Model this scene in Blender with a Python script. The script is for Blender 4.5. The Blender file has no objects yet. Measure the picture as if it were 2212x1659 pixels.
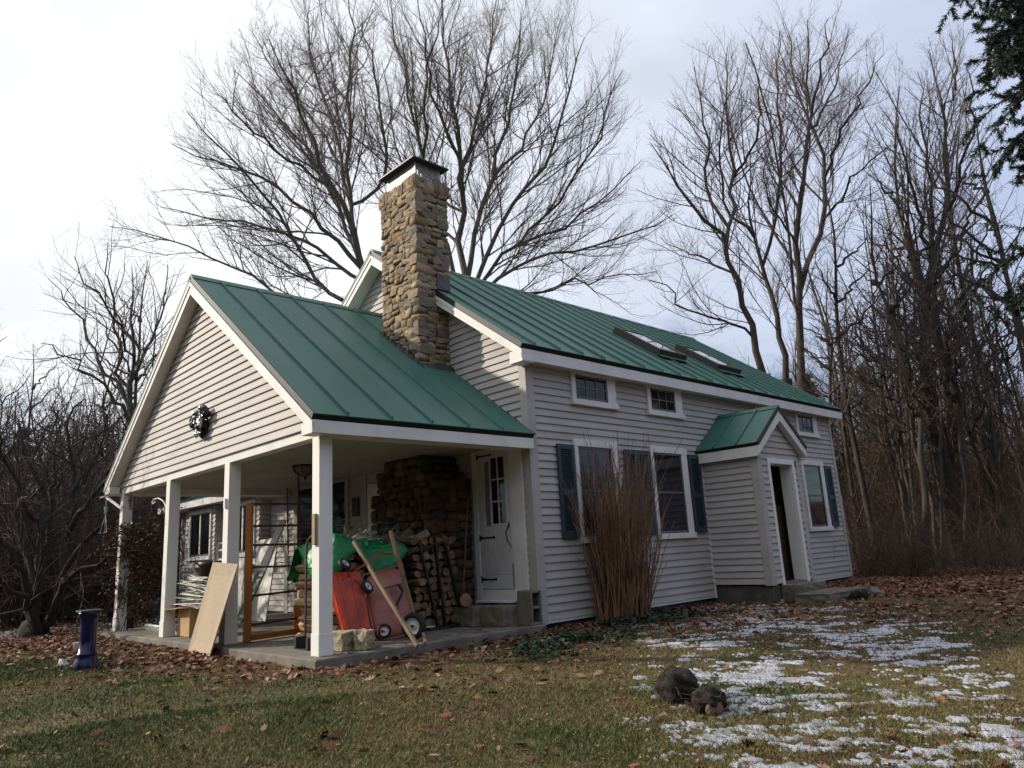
import bpy, bmesh, math, random
import numpy as np
from mathutils import Vector, Matrix

random.seed(7)
RNG = np.random.default_rng(11)
SC = bpy.context.scene
COL = SC.collection

# ------------------------------------------------------------------ camera
F, YAW, PITCH, ROLL = 1587.8, 0.8029, 0.2222, -0.0568
CAM = np.array([-3.8845, -7.0206, 0.9327])

def cam_axes():
    cy, sy, cp, sp = math.cos(YAW), math.sin(YAW), math.cos(PITCH), math.sin(PITCH)
    w = np.array([cy * cp, sy * cp, sp]); r = np.array([sy, -cy, 0.0]); u = np.cross(r, w)
    cr, sr = math.cos(ROLL), math.sin(ROLL)
    return cr * r + sr * u, -sr * r + cr * u, w
CR, CU, CW = cam_axes()
cam_data = bpy.data.cameras.new("camera")
cam = bpy.data.objects.new("camera", cam_data)
COL.objects.link(cam)
cam_data.sensor_width = 36.0
cam_data.lens = F / 2212.0 * 36.0
cam_data.clip_start = 0.05
cam_data.clip_end = 1500.0
cam.matrix_world = Matrix(((CR[0], CU[0], -CW[0], CAM[0]), (CR[1], CU[1], -CW[1], CAM[1]), (CR[2], CU[2], -CW[2], CAM[2]), (0, 0, 0, 1)))
SC.camera = cam

def at(px, py, x=None, y=None, z=None, d=None):
    """the point of the place that was measured at a given spot of the photograph, on a plane x=, y=, z= or at a ground distance d"""
    v = CW + CR * (px - 1106) / F - CU * (py - 829.5) / F
    if x is not None: t = (x - CAM[0]) / v[0]
    elif y is not None: t = (y - CAM[1]) / v[1]
    elif z is not None: t = (z - CAM[2]) / v[2]
    else: t = d / math.hypot(v[0], v[1])
    return CAM + v * t

# ------------------------------------------------------------------ sun and sky
TOSUN = Vector((-1.0, 1.28, 0.76)).normalized()
sun_data = bpy.data.lights.new("sun", 'SUN')
sun = bpy.data.objects.new("sun", sun_data)
COL.objects.link(sun)
sun_data.energy = 4.6
sun_data.angle = math.radians(0.9)
sun_data.color = (1.0, 0.90, 0.76)
sun.rotation_euler = TOSUN.to_track_quat('Z', 'Y').to_euler()
sun.location = (-20, 30, 30)

world = bpy.data.worlds.new("World")
SC.world = world
world.use_nodes = True
wn, wl = world.node_tree.nodes, world.node_tree.links
wn.clear()
def wnode(t, **k):
    n = wn.new(t)
    for a, b in k.items(): setattr(n, a, b)
    return n
out = wnode('ShaderNodeOutputWorld')
skyt = wnode('ShaderNodeTexSky', sky_type='NISHITA')
skyt.sun_disc = False
skyt.sun_elevation = math.asin(TOSUN.z)
skyt.sun_rotation = math.atan2(TOSUN.x, TOSUN.y)
skyt.air_density = 1.0
skyt.dust_density = 0.1
skyt.ozone_density = 4.0
bg1 = wnode('ShaderNodeBackground'); bg1.inputs[1].default_value = 0.085
wl.new(skyt.outputs[0], bg1.inputs[0])
bg2 = wnode('ShaderNodeBackground')
tc = wnode('ShaderNodeTexCoord')
mp = wnode('ShaderNodeMapping'); mp.inputs['Scale'].default_value = (1.0, 1.0, 2.6)
wl.new(tc.outputs['Generated'], mp.inputs[0])
nz = wnode('ShaderNodeTexNoise'); nz.inputs['Scale'].default_value = 1.9; nz.inputs['Detail'].default_value = 7; nz.inputs['Roughness'].default_value = 0.55
wl.new(mp.outputs[0], nz.inputs[0])
# closer to the sun the cloud deck is whiter, away from it greyer and bluer
dt = wnode('ShaderNodeVectorMath', operation='DOT_PRODUCT'); dt.inputs[1].default_value = tuple(TOSUN)
wl.new(tc.outputs['Generated'], dt.inputs[0])
rg = wnode('ShaderNodeMapRange'); rg.inputs[1].default_value = -0.25; rg.inputs[2].default_value = 0.62
wl.new(dt.outputs['Value'], rg.inputs[0])
cmix = wnode('ShaderNodeMix', data_type='RGBA')
cmix.inputs[6].default_value = (0.60, 0.70, 0.95, 1); cmix.inputs[7].default_value = (1.20, 1.23, 1.28, 1)
wl.new(rg.outputs[0], cmix.inputs[0])
nz2 = wnode('ShaderNodeTexNoise'); nz2.inputs['Scale'].default_value = 3.1; nz2.inputs['Detail'].default_value = 5
wl.new(mp.outputs[0], nz2.inputs[0])
br = wnode('ShaderNodeMapRange'); br.inputs[1].default_value = 0.3; br.inputs[2].default_value = 0.7; br.inputs[3].default_value = 0.86; br.inputs[4].default_value = 1.12
wl.new(nz2.outputs[0], br.inputs[0])
cm2 = wnode('ShaderNodeVectorMath', operation='SCALE')
wl.new(cmix.outputs[2], cm2.inputs[0]); wl.new(br.outputs[0], cm2.inputs['Scale'])
wl.new(cm2.outputs[0], bg2.inputs[0])
bg2.inputs[1].default_value = 0.90
# gaps of blue sky open towards the horizon
sep = wnode('ShaderNodeSeparateXYZ'); wl.new(tc.outputs['Generated'], sep.inputs[0])
el = wnode('ShaderNodeMapRange'); el.inputs[1].default_value = 0.05; el.inputs[2].default_value = 0.42; el.inputs[3].default_value = -0.19; el.inputs[4].default_value = 0.24
wl.new(sep.outputs[2], el.inputs[0])
ad = wnode('ShaderNodeMath', operation='ADD'); wl.new(nz.outputs[0], ad.inputs[0]); wl.new(el.outputs[0], ad.inputs[1])
cov = wnode('ShaderNodeMapRange'); cov.inputs[1].default_value = 0.36; cov.inputs[2].default_value = 0.50
wl.new(ad.outputs[0], cov.inputs[0])
ms = wnode('ShaderNodeMixShader')
wl.new(cov.outputs[0], ms.inputs[0]); wl.new(bg1.outputs[0], ms.inputs[1]); wl.new(bg2.outputs[0], ms.inputs[2])
wl.new(ms.outputs[0], out.inputs[0])

SC.view_settings.view_transform = 'Standard'
SC.view_settings.look = 'None'
SC.view_settings.exposure = 0.0
SC.view_settings.gamma = 1.0
SC.view_settings.use_curve_mapping = False
SC.render.engine = 'CYCLES'
SC.cycles.max_bounces = 6
SC.cycles.diffuse_bounces = 3
SC.cycles.transparent_max_bounces = 8

# ------------------------------------------------------------------ materials
def mat(name, col, rough=0.7, col2=None, scale=8.0, bump=0.0, bscale=None, metallic=0.0, rand=0.0, island=False,
        spec=0.5, stretch=(1, 1, 1), lo=0.35, hi=0.65, ramp=None, detail=5, rough2=None, coat=0.0):
    m = bpy.data.materials.new(name)
    m.use_nodes = True
    n, l = m.node_tree.nodes, m.node_tree.links
    b = n['Principled BSDF']
    b.inputs['Roughness'].default_value = rough
    b.inputs['Metallic'].default_value = metallic
    b.inputs['Specular IOR Level'].default_value = spec
    b.inputs['Coat Weight'].default_value = coat
    b.inputs['Base Color'].default_value = (*col, 1)
    tcn = n.new('ShaderNodeTexCoord'); mpn = n.new('ShaderNodeMapping'); mpn.inputs['Scale'].default_value = stretch
    geo = n.new('ShaderNodeNewGeometry'); oi = n.new('ShaderNodeObjectInfo')
    l.new(tcn.outputs['Object'], mpn.inputs[0])
    noi = n.new('ShaderNodeTexNoise'); noi.inputs['Scale'].default_value = scale; noi.inputs['Detail'].default_value = detail
    l.new(mpn.outputs[0], noi.inputs[0])
    if rand and not island:
        noi.noise_dimensions = '4D'; ml = n.new('ShaderNodeMath'); ml.operation = 'MULTIPLY'; ml.inputs[1].default_value = 37.0
        l.new(oi.outputs['Random'], ml.inputs[0]); l.new(ml.outputs[0], noi.inputs['W'])
    colsock = None
    if col2 is not None:
        mr = n.new('ShaderNodeMapRange'); mr.inputs[1].default_value = lo; mr.inputs[2].default_value = hi
        l.new(noi.outputs[0], mr.inputs[0])
        mx = n.new('ShaderNodeMix'); mx.data_type = 'RGBA'
        mx.inputs[6].default_value = (*col, 1); mx.inputs[7].default_value = (*col2, 1)
        l.new(mr.outputs[0], mx.inputs[0]); colsock = mx.outputs[2]
        if rough2 is not None:
            m2 = n.new('ShaderNodeMapRange'); m2.inputs[1].default_value = lo; m2.inputs[2].default_value = hi
            m2.inputs[3].default_value = rough; m2.inputs[4].default_value = rough2
            l.new(noi.outputs[0], m2.inputs[0]); l.new(m2.outputs[0], b.inputs['Roughness'])
    rnd = geo.outputs['Random Per Island'] if island else oi.outputs['Random']
    if ramp:
        cr = n.new('ShaderNodeValToRGB'); cr.color_ramp.interpolation = 'CONSTANT'
        e = cr.color_ramp.elements
        while len(e) < len(ramp): e.new(0.5)
        for i, c in enumerate(ramp):
            e[i].position = i / len(ramp); e[i].color = (*c, 1)
        l.new(rnd, cr.inputs[0])
        if colsock is None: colsock = cr.outputs[0]
        else:
            mm = n.new('ShaderNodeMix'); mm.data_type = 'RGBA'; mm.blend_type = 'MULTIPLY'; mm.inputs[0].default_value = 1.0
            l.new(cr.outputs[0], mm.inputs[6]); l.new(colsock, mm.inputs[7]); colsock = mm.outputs[2]
    if rand:
        hv = n.new('ShaderNodeMapRange'); hv.inputs[3].default_value = 1 - rand; hv.inputs[4].default_value = 1 + rand
        l.new(rnd, hv.inputs[0])
        sc = n.new('ShaderNodeVectorMath'); sc.operation = 'SCALE'
        if colsock is None: sc.inputs[0].default_value = col
        else: l.new(colsock, sc.inputs[0])
        l.new(hv.outputs[0], sc.inputs['Scale']); colsock = sc.outputs[0]
    if colsock is not None: l.new(colsock, b.inputs['Base Color'])
    if bump:
        nb = n.new('ShaderNodeTexNoise'); nb.inputs['Scale'].default_value = bscale or scale * 3; nb.inputs['Detail'].default_value = 6
        l.new(mpn.outputs[0], nb.inputs[0])
        bp = n.new('ShaderNodeBump'); bp.inputs['Strength'].default_value = bump; bp.inputs['Distance'].default_value = 0.02
        l.new(nb.outputs[0], bp.inputs['Height']); l.new(bp.outputs[0], b.inputs['Normal'])
    return m

M = {}
M['siding'] = mat('vinyl_siding', (0.46, 0.432, 0.412), 0.6, (0.375, 0.352, 0.335), 1.1, 0.15, 60, rand=0.035, stretch=(1, 1, 2), spec=0.25)
M['trim'] = mat('white_paint', (0.70, 0.69, 0.66), 0.55, (0.56, 0.545, 0.52), 3.0, 0.1, 30, lo=0.45, hi=0.8, spec=0.3)
M['post'] = mat('post_paint', (0.74, 0.73, 0.70), 0.5, (0.60, 0.585, 0.56), 2.5, 0.1, 30, lo=0.5, hi=0.85, stretch=(2, 2, 0.5), spec=0.3)
M['peel'] = mat('peeling_paint', (0.70, 0.69, 0.66), 0.6, (0.22, 0.18, 0.14), 7, 0.2, 30, lo=0.52, hi=0.6, stretch=(1, 1, 0.45))
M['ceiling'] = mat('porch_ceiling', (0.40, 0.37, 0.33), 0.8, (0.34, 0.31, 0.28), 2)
M['green'] = mat('green_metal_roof', (0.032, 0.118, 0.088), 0.40, (0.050, 0.152, 0.118), 1.4, 0.22, 2.2, spec=0.5, rand=0.05, rough2=0.60, stretch=(1, .35, .35), metallic=0.0)
M['dark_edge'] = mat('dark_drip_edge', (0.012, 0.012, 0.012), 0.6)
M['glass'] = mat('window_glass', (0.009, 0.010, 0.012), 0.06, spec=0.35, bump=0.02, bscale=3)
M['glass_bed'] = mat('dim_window_glass', (0.012, 0.013, 0.018), 0.05, (0.022, 0.022, 0.030), 2.0, spec=0.5)
M['skyglass'] = mat('skylight_glass', (0.10, 0.12, 0.13), 0.03, (0.25, 0.27, 0.28), 5, spec=1.0, metallic=0.55)
M['shutter'] = mat('shutter_paint', (0.022, 0.042, 0.056), 0.55, (0.034, 0.060, 0.078), 6, spec=0.4)
M['brown_metal'] = mat('brown_skylight_frame', (0.045, 0.035, 0.03), 0.5)
M['mortar'] = mat('old_mortar', (0.26, 0.215, 0.15), 0.95, (0.18, 0.145, 0.10), 14, 0.6, 50)
M['stone'] = mat('field_stone', (0.78, 0.74, 0.68), 0.85, (1.2, 1.12, 1.02), 9, 0.5, 26, rand=0.16,
                 ramp=[(0.30, 0.235, 0.145), (0.25, 0.185, 0.11), (0.34, 0.275, 0.18), (0.21, 0.175, 0.13), (0.29, 0.215, 0.13), (0.28, 0.235, 0.175), (0.18, 0.15, 0.115), (0.36, 0.30, 0.21), (0.25, 0.175, 0.105), (0.29, 0.225, 0.14), (0.25, 0.21, 0.16), (0.17, 0.15, 0.125)])
M['flash'] = mat('lead_flashing', (0.06, 0.058, 0.06), 0.55, (0.10, 0.095, 0.09), 10, 0.3)
M['galv'] = mat('galvanised_mesh', (0.50, 0.49, 0.46), 0.45, metallic=0.6)
M['black'] = mat('black_iron', (0.012, 0.012, 0.013), 0.5)
M['rust'] = mat('dark_red_steel', (0.07, 0.022, 0.018), 0.6, (0.045, 0.02, 0.018), 12)
M['concrete'] = mat('concrete', (0.20, 0.18, 0.15), 0.9, (0.12, 0.105, 0.085), 4, 0.4, 40)
M['foundation'] = mat('foundation_concrete', (0.12, 0.105, 0.09), 0.95, (0.07, 0.06, 0.05), 5, 0.5, 30)
M['block'] = mat('cinder_block', (0.19, 0.165, 0.13), 0.95, (0.14, 0.12, 0.095), 12, 0.5, 70)
M['limestone'] = mat('rough_yellow_stone', (0.36, 0.32, 0.21), 0.95, (0.22, 0.19, 0.13), 7, 0.7, 25)
M['step'] = mat('step_stone', (0.19, 0.165, 0.12), 0.95, (0.11, 0.095, 0.07), 5, 0.6, 20)
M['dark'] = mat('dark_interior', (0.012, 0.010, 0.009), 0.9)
M['inner_wall'] = mat('inner_plaster', (0.06, 0.05, 0.045), 0.9)
M['brown_door'] = mat('brown_inner_door', (0.12, 0.066, 0.038), 0.6)
M['bark'] = mat('grey_brown_bark', (0.135, 0.112, 0.095), 0.95, (0.085, 0.070, 0.060), 3, 0.7, 9, stretch=(4, 4, 0.7))
M['bark_dark'] = mat('dark_bark', (0.038, 0.029, 0.023), 0.95, (0.022, 0.017, 0.014), 3, 0.7, 9, stretch=(4, 4, 0.7))
M['twig'] = mat('twig_bark', (0.135, 0.108, 0.096), 0.9)
M['twig_dark'] = mat('dark_twig_bark', (0.042, 0.029, 0.022), 0.9)
M['bark_wood'] = mat('woodland_bark', (0.040, 0.031, 0.025), 0.95, (0.070, 0.056, 0.045), 2.5, 0.5, 9, stretch=(4, 4, 0.5), rand=0.3)
M['twig_wood'] = mat('woodland_twigs', (0.085, 0.062, 0.050), 0.9, rand=0.25)
M['brush'] = mat('thicket_stems', (0.088, 0.054, 0.036), 0.9, island=True, rand=0.5)
M['needle'] = mat('evergreen_needles', (0.012, 0.026, 0.012), 0.7, (0.022, 0.036, 0.016), 2.0, island=True, rand=0.4)
M['cane'] = mat('dry_cane', (0.27, 0.15, 0.078), 0.8, (0.125, 0.064, 0.034), 3.0, island=True, rand=0.45)
M['litter'] = mat('oak_leaf', (0.175, 0.078, 0.040), 0.75, island=True, rand=0.35, col2=(0.20, 0.095, 0.052), scale=30,
                  ramp=[(0.9, 0.85, 0.8), (0.55, 0.42, 0.4), (1.2, 1.35, 1.5), (0.75, 0.6, 0.5), (1.05, 0.8, 0.65), (0.45, 0.35, 0.33), (1.45, 1.75, 2.1)])
M['vine'] = mat('dead_vine_leaf', (0.075, 0.030, 0.018), 0.8, island=True, rand=0.6)
M['vine_pale'] = mat('pale_vine_leaf', (0.22, 0.19, 0.09), 0.8, island=True, rand=0.3)
M['ivy'] = mat('ivy_leaf', (0.016, 0.036, 0.015), 0.55, island=True, rand=0.5, spec=0.35)
M['snow'] = mat('thin_snow', (0.50, 0.53, 0.60), 0.7, (0.30, 0.30, 0.31), 11, 0.3, 40)
M['tarp'] = mat('green_tarp', (0.004, 0.17, 0.045), 0.40, (0.008, 0.24, 0.070), 6, 0.95, 15)
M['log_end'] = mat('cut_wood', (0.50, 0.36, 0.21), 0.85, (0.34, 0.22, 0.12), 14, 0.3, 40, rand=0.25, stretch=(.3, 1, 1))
M['log_end_dark'] = mat('brown_shaded_cut_wood', (0.27, 0.155, 0.075), 0.85, (0.12, 0.07, 0.038), 9, 0.3, 40, rand=0.35, stretch=(.3, 1, 1))  # darker copy for logs in shade, shade put into colour; also brown boards
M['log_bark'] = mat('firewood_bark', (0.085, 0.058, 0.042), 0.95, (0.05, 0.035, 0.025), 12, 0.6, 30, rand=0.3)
M['orange_wood'] = mat('orange_varnished_wood', (0.40, 0.135, 0.014), 0.45, (0.30, 0.09, 0.01), 5, stretch=(1, 1, 0.15))
M['osb'] = mat('particle_board', (0.42, 0.335, 0.235), 0.85, (0.35, 0.27, 0.185), 40, 0.1, 90)
M['plank'] = mat('raw_plank', (0.36, 0.26, 0.16), 0.8, (0.22, 0.15, 0.09), 6, stretch=(1, 1, .3))
M['pale_green'] = mat('sage_paint', (0.17, 0.22, 0.16), 0.6)
M['white_plastic'] = mat('white_vinyl', (0.66, 0.65, 0.58), 0.4, rand=0.12)
M['carton'] = mat('cardboard', (0.47, 0.30, 0.14), 0.85, (0.40, 0.25, 0.12), 4)
M['carton_in'] = mat('cardboard_inside', (0.20, 0.115, 0.055), 0.9)
M['pot'] = mat('brown_pot', (0.035, 0.026, 0.022), 0.5)
M['red'] = mat('wagon_red', (0.46, 0.045, 0.012), 0.42, (0.28, 0.025, 0.010), 5, 0.1, 20, lo=0.4, hi=0.62)
M['pink'] = mat('faded_barrow_paint', (0.44, 0.175, 0.135), 0.55, (0.30, 0.105, 0.08), 4, 0.1, 20)
M['handle_wood'] = mat('barrow_handle_wood', (0.27, 0.185, 0.105), 0.75, (0.16, 0.11, 0.065), 9, stretch=(1, 1, .3))
M['tyre'] = mat('black_rubber', (0.012, 0.012, 0.012), 0.75)
M['rim'] = mat('white_rim', (0.60, 0.60, 0.58), 0.4)
M['purple_steel'] = mat('purple_grey_steel', (0.045, 0.030, 0.052), 0.5)
M['blue_glaze'] = mat('blue_glaze', (0.006, 0.007, 0.038), 0.22, (0.008, 0.011, 0.060), 4, spec=.35)
M['slate'] = mat('tile_top', (0.05, 0.06, 0.05), 0.6)
M['white_gloss'] = mat('white_gloss', (0.75, 0.74, 0.72), 0.3)
M['teal'] = mat('teal_plastic', (0.02, 0.09, 0.09), 0.4)
M['bag'] = mat('black_plastic_wrap', (0.012, 0.011, 0.014), 0.30, bump=0.5, bscale=16, spec=0.35)
M['foil'] = mat('wet_shiny_wrap', (0.38, 0.38, 0.37), 0.25, metallic=0.8, bump=0.6, bscale=30)
M['bronze'] = mat('bronze_lamp', (0.03, 0.022, 0.018), 0.45)
M['amber'] = mat('amber_glass', (0.14, 0.10, 0.07), 0.25)
M['root'] = mat('earth_clod', (0.026, 0.016, 0.009), 0.98, (0.012, 0.008, 0.005), 14, 0.9, 30)
M['stump_top'] = mat('weathered_cut', (0.16, 0.095, 0.05), 0.9, (0.08, 0.05, 0.03), 9, 0.5, 30)
M['wire'] = mat('grey_green_wire', (0.16, 0.20, 0.18), 0.5)
M['brown_step'] = mat('grey_board', (0.16, 0.15, 0.13), 0.9)
M['robin'] = mat('brown_leaf_on_twig', (0.12, 0.05, 0.03), 0.8)

def ground_mat():
    m = bpy.data.materials.new('ground_soil_and_litter'); m.use_nodes = True
    n, l = m.node_tree.nodes, m.node_tree.links
    b = n['Principled BSDF']; b.inputs['Roughness'].default_value = 0.95; b.inputs['Specular IOR Level'].default_value = 0.15
    tcn = n.new('ShaderNodeTexCoord')
    def noise(s, d=6):
        q = n.new('ShaderNodeTexNoise'); q.inputs['Scale'].default_value = s; q.inputs['Detail'].default_value = d
        l.new(tcn.outputs['Object'], q.inputs[0]); return q.outputs[0]
    def mr(src, a, c, o1=0.0, o2=1.0):
        q = n.new('ShaderNodeMapRange'); q.inputs[1].default_value = a; q.inputs[2].default_value = c; q.inputs[3].default_value = o1; q.inputs[4].default_value = o2
        l.new(src, q.inputs[0]); return q.outputs[0]
    def mix(f, a, c):
        q = n.new('ShaderNodeMix'); q.data_type = 'RGBA'
        for i, s in ((0, f), (6, a), (7, c)):
            if isinstance(s, tuple): q.inputs[i].default_value = (*s, 1)
            else: l.new(s, q.inputs[i])
        return q.outputs[2]
    soil = mix(mr(noise(9), .35, .65), (0.085, 0.064, 0.030), (0.150, 0.120, 0.058))
    green = mix(mr(noise(0.8), .48, .66), soil, (0.055, 0.066, 0.020))
    leaf = mix(mr(noise(14, 8), .38, .62), (0.055, 0.028, 0.016), (0.135, 0.070, 0.038))
    leaf2 = mix(mr(noise(60, 3), .62, .72), leaf, (0.20, 0.13, 0.085))
    at_ = n.new('ShaderNodeAttribute'); at_.attribute_name = 'woods'
    c = mix(at_.outputs['Fac'], green, leaf2)
    l.new(c, b.inputs['Base Color'])
    bp = n.new('ShaderNodeBump'); bp.inputs['Strength'].default_value = 0.9; bp.inputs['Distance'].default_value = 0.03
    l.new(noise(22, 8), bp.inputs['Height']); l.new(bp.outputs[0], b.inputs['Normal'])
    return m
M['ground'] = ground_mat()

def grass_mat():
    m = bpy.data.materials.new('lawn_blades'); m.use_nodes = True
    n, l = m.node_tree.nodes, m.node_tree.links
    b = n['Principled BSDF']; b.inputs['Roughness'].default_value = 0.7; b.inputs['Specular IOR Level'].default_value = 0.2
    geo = n.new('ShaderNodeNewGeometry'); a = n.new('ShaderNodeAttribute'); a.attribute_name = 'green'
    ad = n.new('ShaderNodeMath'); ad.operation = 'ADD'
    mr = n.new('ShaderNodeMapRange'); mr.inputs[3].default_value = -0.35; mr.inputs[4].default_value = 0.35
    l.new(geo.outputs['Random Per Island'], mr.inputs[0]); l.new(mr.outputs[0], ad.inputs[0]); l.new(a.outputs['Fac'], ad.inputs[1])
    cr = n.new('ShaderNodeValToRGB'); e = cr.color_ramp.elements
    e[0].position = 0.20; e[0].color = (0.225, 0.168, 0.080, 1); e[1].position = 0.95; e[1].color = (0.045, 0.085, 0.020, 1)
    q0 = e.new(0.0); q0.color = (0.085, 0.055, 0.030, 1); q = e.new(0.48); q.color = (0.195, 0.168, 0.060, 1)
    l.new(ad.outputs[0], cr.inputs[0]); l.new(cr.outputs[0], b.inputs['Base Color'])
    return m
M['grass'] = grass_mat()

# ------------------------------------------------------------------ mesh helpers
class MB:
    def __init__(s): s.v, s.f, s.mi = [], [], []
    def add(s, vs, fs, mi=0):
        o = len(s.v); s.v += [tuple(map(float, p)) for p in vs]; s.f += [tuple(o + i for i in f) for f in fs]; s.mi += [mi] * len(fs); return s
    def box(s, x0, x1, y0, y1, z0, z1, mi=0):
        vs = [(x, y, z) for x in (x0, x1) for y in (y0, y1) for z in (z0, z1)]
        return s.add(vs, [(0, 1, 3, 2), (4, 6, 7, 5), (0, 4, 5, 1), (2, 3, 7, 6), (0, 2, 6, 4), (1, 5, 7, 3)], mi)
    def hexa(s, b4, t4, mi=0):
        return s.add(list(b4) + list(t4), [(3, 2, 1, 0), (4, 5, 6, 7), (0, 1, 5, 4), (1, 2, 6, 5), (2, 3, 7, 6), (3, 0, 4, 7)], mi)
    def prism(s, poly, ext, mi=0, mi_end=None):
        n = len(poly); e = np.array(ext)
        vs = [tuple(p) for p in poly] + [tuple(np.array(p) + e) for p in poly]
        s.add(vs, [(i, (i + 1) % n, n + (i + 1) % n, n + i) for i in range(n)], mi)
        o = len(s.v) - 2 * n
        me = mi if mi_end is None else mi_end
        s.f += [tuple(o + i for i in range(n))[::-1], tuple(o + n + i for i in range(n))]; s.mi += [me, me]
        return s
    def bar(s, a, b, w, h, up=(0, 0, 1), mi=0):
        """a rectangular bar from a to b, w wide and h high"""
        a, b = Vector(a), Vector(b); d = (b - a).normalized(); u = Vector(up)
        sd = d.cross(u)
        if sd.length < 1e-4: sd = d.cross(Vector((1, 0, 0)))
        sd.normalize(); u = sd.cross(d).normalized()
        q = [sd * (w / 2) + u * (h / 2), -sd * (w / 2) + u * (h / 2), -sd * (w / 2) - u * (h / 2), sd * (w / 2) - u * (h / 2)]
        return s.hexa([a + p for p in q], [b + p for p in q], mi)
    def tube(s, pts, r, n=8, mi=0, cap=True):
        pts = [Vector(p) for p in pts]; rs = r if hasattr(r, '__len__') else [r] * len(pts)
        o = len(s.v); prev = None
        for i, p in enumerate(pts):
            t = (pts[min(i + 1, len(pts) - 1)] - pts[max(i - 1, 0)]).normalized()
            if prev is None: u = t.orthogonal().normalized()
            else: u = (prev - t * prev.dot(t)).normalized()
            prev = u; w = t.cross(u)
            for k in range(n):
                a = 2 * math.pi * k / n
                s.v.append(tuple(p + (u * math.cos(a) + w * math.sin(a)) * rs[i]))
        for i in range(len(pts) - 1):
            for k in range(n):
                s.f.append((o + i * n + k, o + i * n + (k + 1) % n, o + (i + 1) * n + (k + 1) % n, o + (i + 1) * n + k)); s.mi.append(mi)
        if cap:
            s.f.append(tuple(o + k for k in range(n))[::-1]); s.f.append(tuple(o + (len(pts) - 1) * n + k for k in range(n))); s.mi += [mi, mi]
        return s
    def lathe(s, prof, c=(0, 0, 0), n=20, axis=(0, 0, 1), mi=0):
        ax = Vector(axis).normalized(); u = ax.orthogonal().normalized(); w = ax.cross(u); c = Vector(c); o = len(s.v)
        for (r, z) in prof:
            for k in range(n):
                a = 2 * math.pi * k / n; s.v.append(tuple(c + ax * z + (u * math.cos(a) + w * math.sin(a)) * max(r, 1e-4)))
        for i in range(len(prof) - 1):
            for k in range(n):
                s.f.append((o + i * n + k, o + i * n + (k + 1) % n, o + (i + 1) * n + (k + 1) % n, o + (i + 1) * n + k)); s.mi.append(mi)
        return s
    def data(s, name, mats, org=(0, 0, 0), smooth=False, recalc=True):
        me = bpy.data.meshes.new(name)
        ox, oy, oz = org
        me.from_pydata([(a - ox, b - oy, c - oz) for a, b, c in s.v], [], s.f)
        for m in mats: me.materials.append(m)
        me.polygons.foreach_set('material_index', s.mi)
        if recalc:
            bm = bmesh.new(); bm.from_mesh(me); bmesh.ops.recalc_face_normals(bm, faces=bm.faces); bm.to_mesh(me); bm.free()
        if smooth: me.polygons.foreach_set('use_smooth', [True] * len(me.polygons))
        me.update()
        return me

ORG = {}
def link(name, me, parent=None, loc=None):
    o = bpy.data.objects.new(name, me); COL.objects.link(o)
    if parent is not None: o.parent = parent
    if loc is not None: o.location = loc
    return o
def part(name, mb, m, parent, smooth=False, bevel=0.0, label=None, recalc=True):
    org = ORG[parent.name]
    mats = [M[q] for q in (m if isinstance(m, (list, tuple)) else [m])]
    o = link(name, mb.data(name, mats, org, smooth, recalc), parent)
    ORG[o.name] = org
    if label: o['label'] = label
    if bevel:
        b = o.modifiers.new('edge', 'BEVEL'); b.width = bevel; b.segments = 1; b.limit_method = 'ANGLE'
    return o
def tag(o, label=None, cat=None, group=None, kind=None):
    for k, v in (('label', label), ('category', cat), ('group', group), ('kind', kind)):
        if v: o[k] = v
    return o
def root(name, loc, label, cat, group=None):
    o = link(name, None, None, loc); o.empty_display_size = 0.1
    ORG[o.name] = tuple(map(float, loc))
    return tag(o, label, cat, group)
def solo(name, mb, m, loc, label, cat, group=None, smooth=False, bevel=0.0):
    mats = [M[q] for q in (m if isinstance(m, (list, tuple)) else [m])]
    o = link(name, mb.data(name, mats, loc, smooth), None, loc)
    ORG[o.name] = tuple(map(float, loc))
    if bevel:
        b = o.modifiers.new('edge', 'BEVEL'); b.width = bevel; b.segments = 1; b.limit_method = 'ANGLE'
    return tag(o, label, cat, group)

def np_mesh(name, V, Q, m, smooth=False, attr=None, mi=None):
    """V (n,3) and Q (m,k) index array -> mesh, fast"""
    me = bpy.data.meshes.new(name)
    V = np.ascontiguousarray(V, dtype=np.float32); Q = np.ascontiguousarray(Q, dtype=np.int32)
    k = Q.shape[1]
    me.vertices.add(len(V)); me.vertices.foreach_set('co', V.ravel())
    me.loops.add(Q.size); me.loops.foreach_set('vertex_index', Q.ravel())
    me.polygons.add(len(Q)); me.polygons.foreach_set('loop_start', np.arange(0, Q.size, k, dtype=np.int32))
    try: me.polygons.foreach_set('loop_total', np.full(len(Q), k, dtype=np.int32))
    except Exception: pass
    if smooth: me.polygons.foreach_set('use_smooth', np.ones(len(Q), dtype=bool))
    for x in (m if isinstance(m, (list, tuple)) else [m]): me.materials.append(x)
    if attr:
        for an, av in attr.items():
            a = me.attributes.new(an, 'FLOAT', 'POINT'); a.data.foreach_set('value', np.ascontiguousarray(av, dtype=np.float32))
    me.update(calc_edges=True)
    return me

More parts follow.
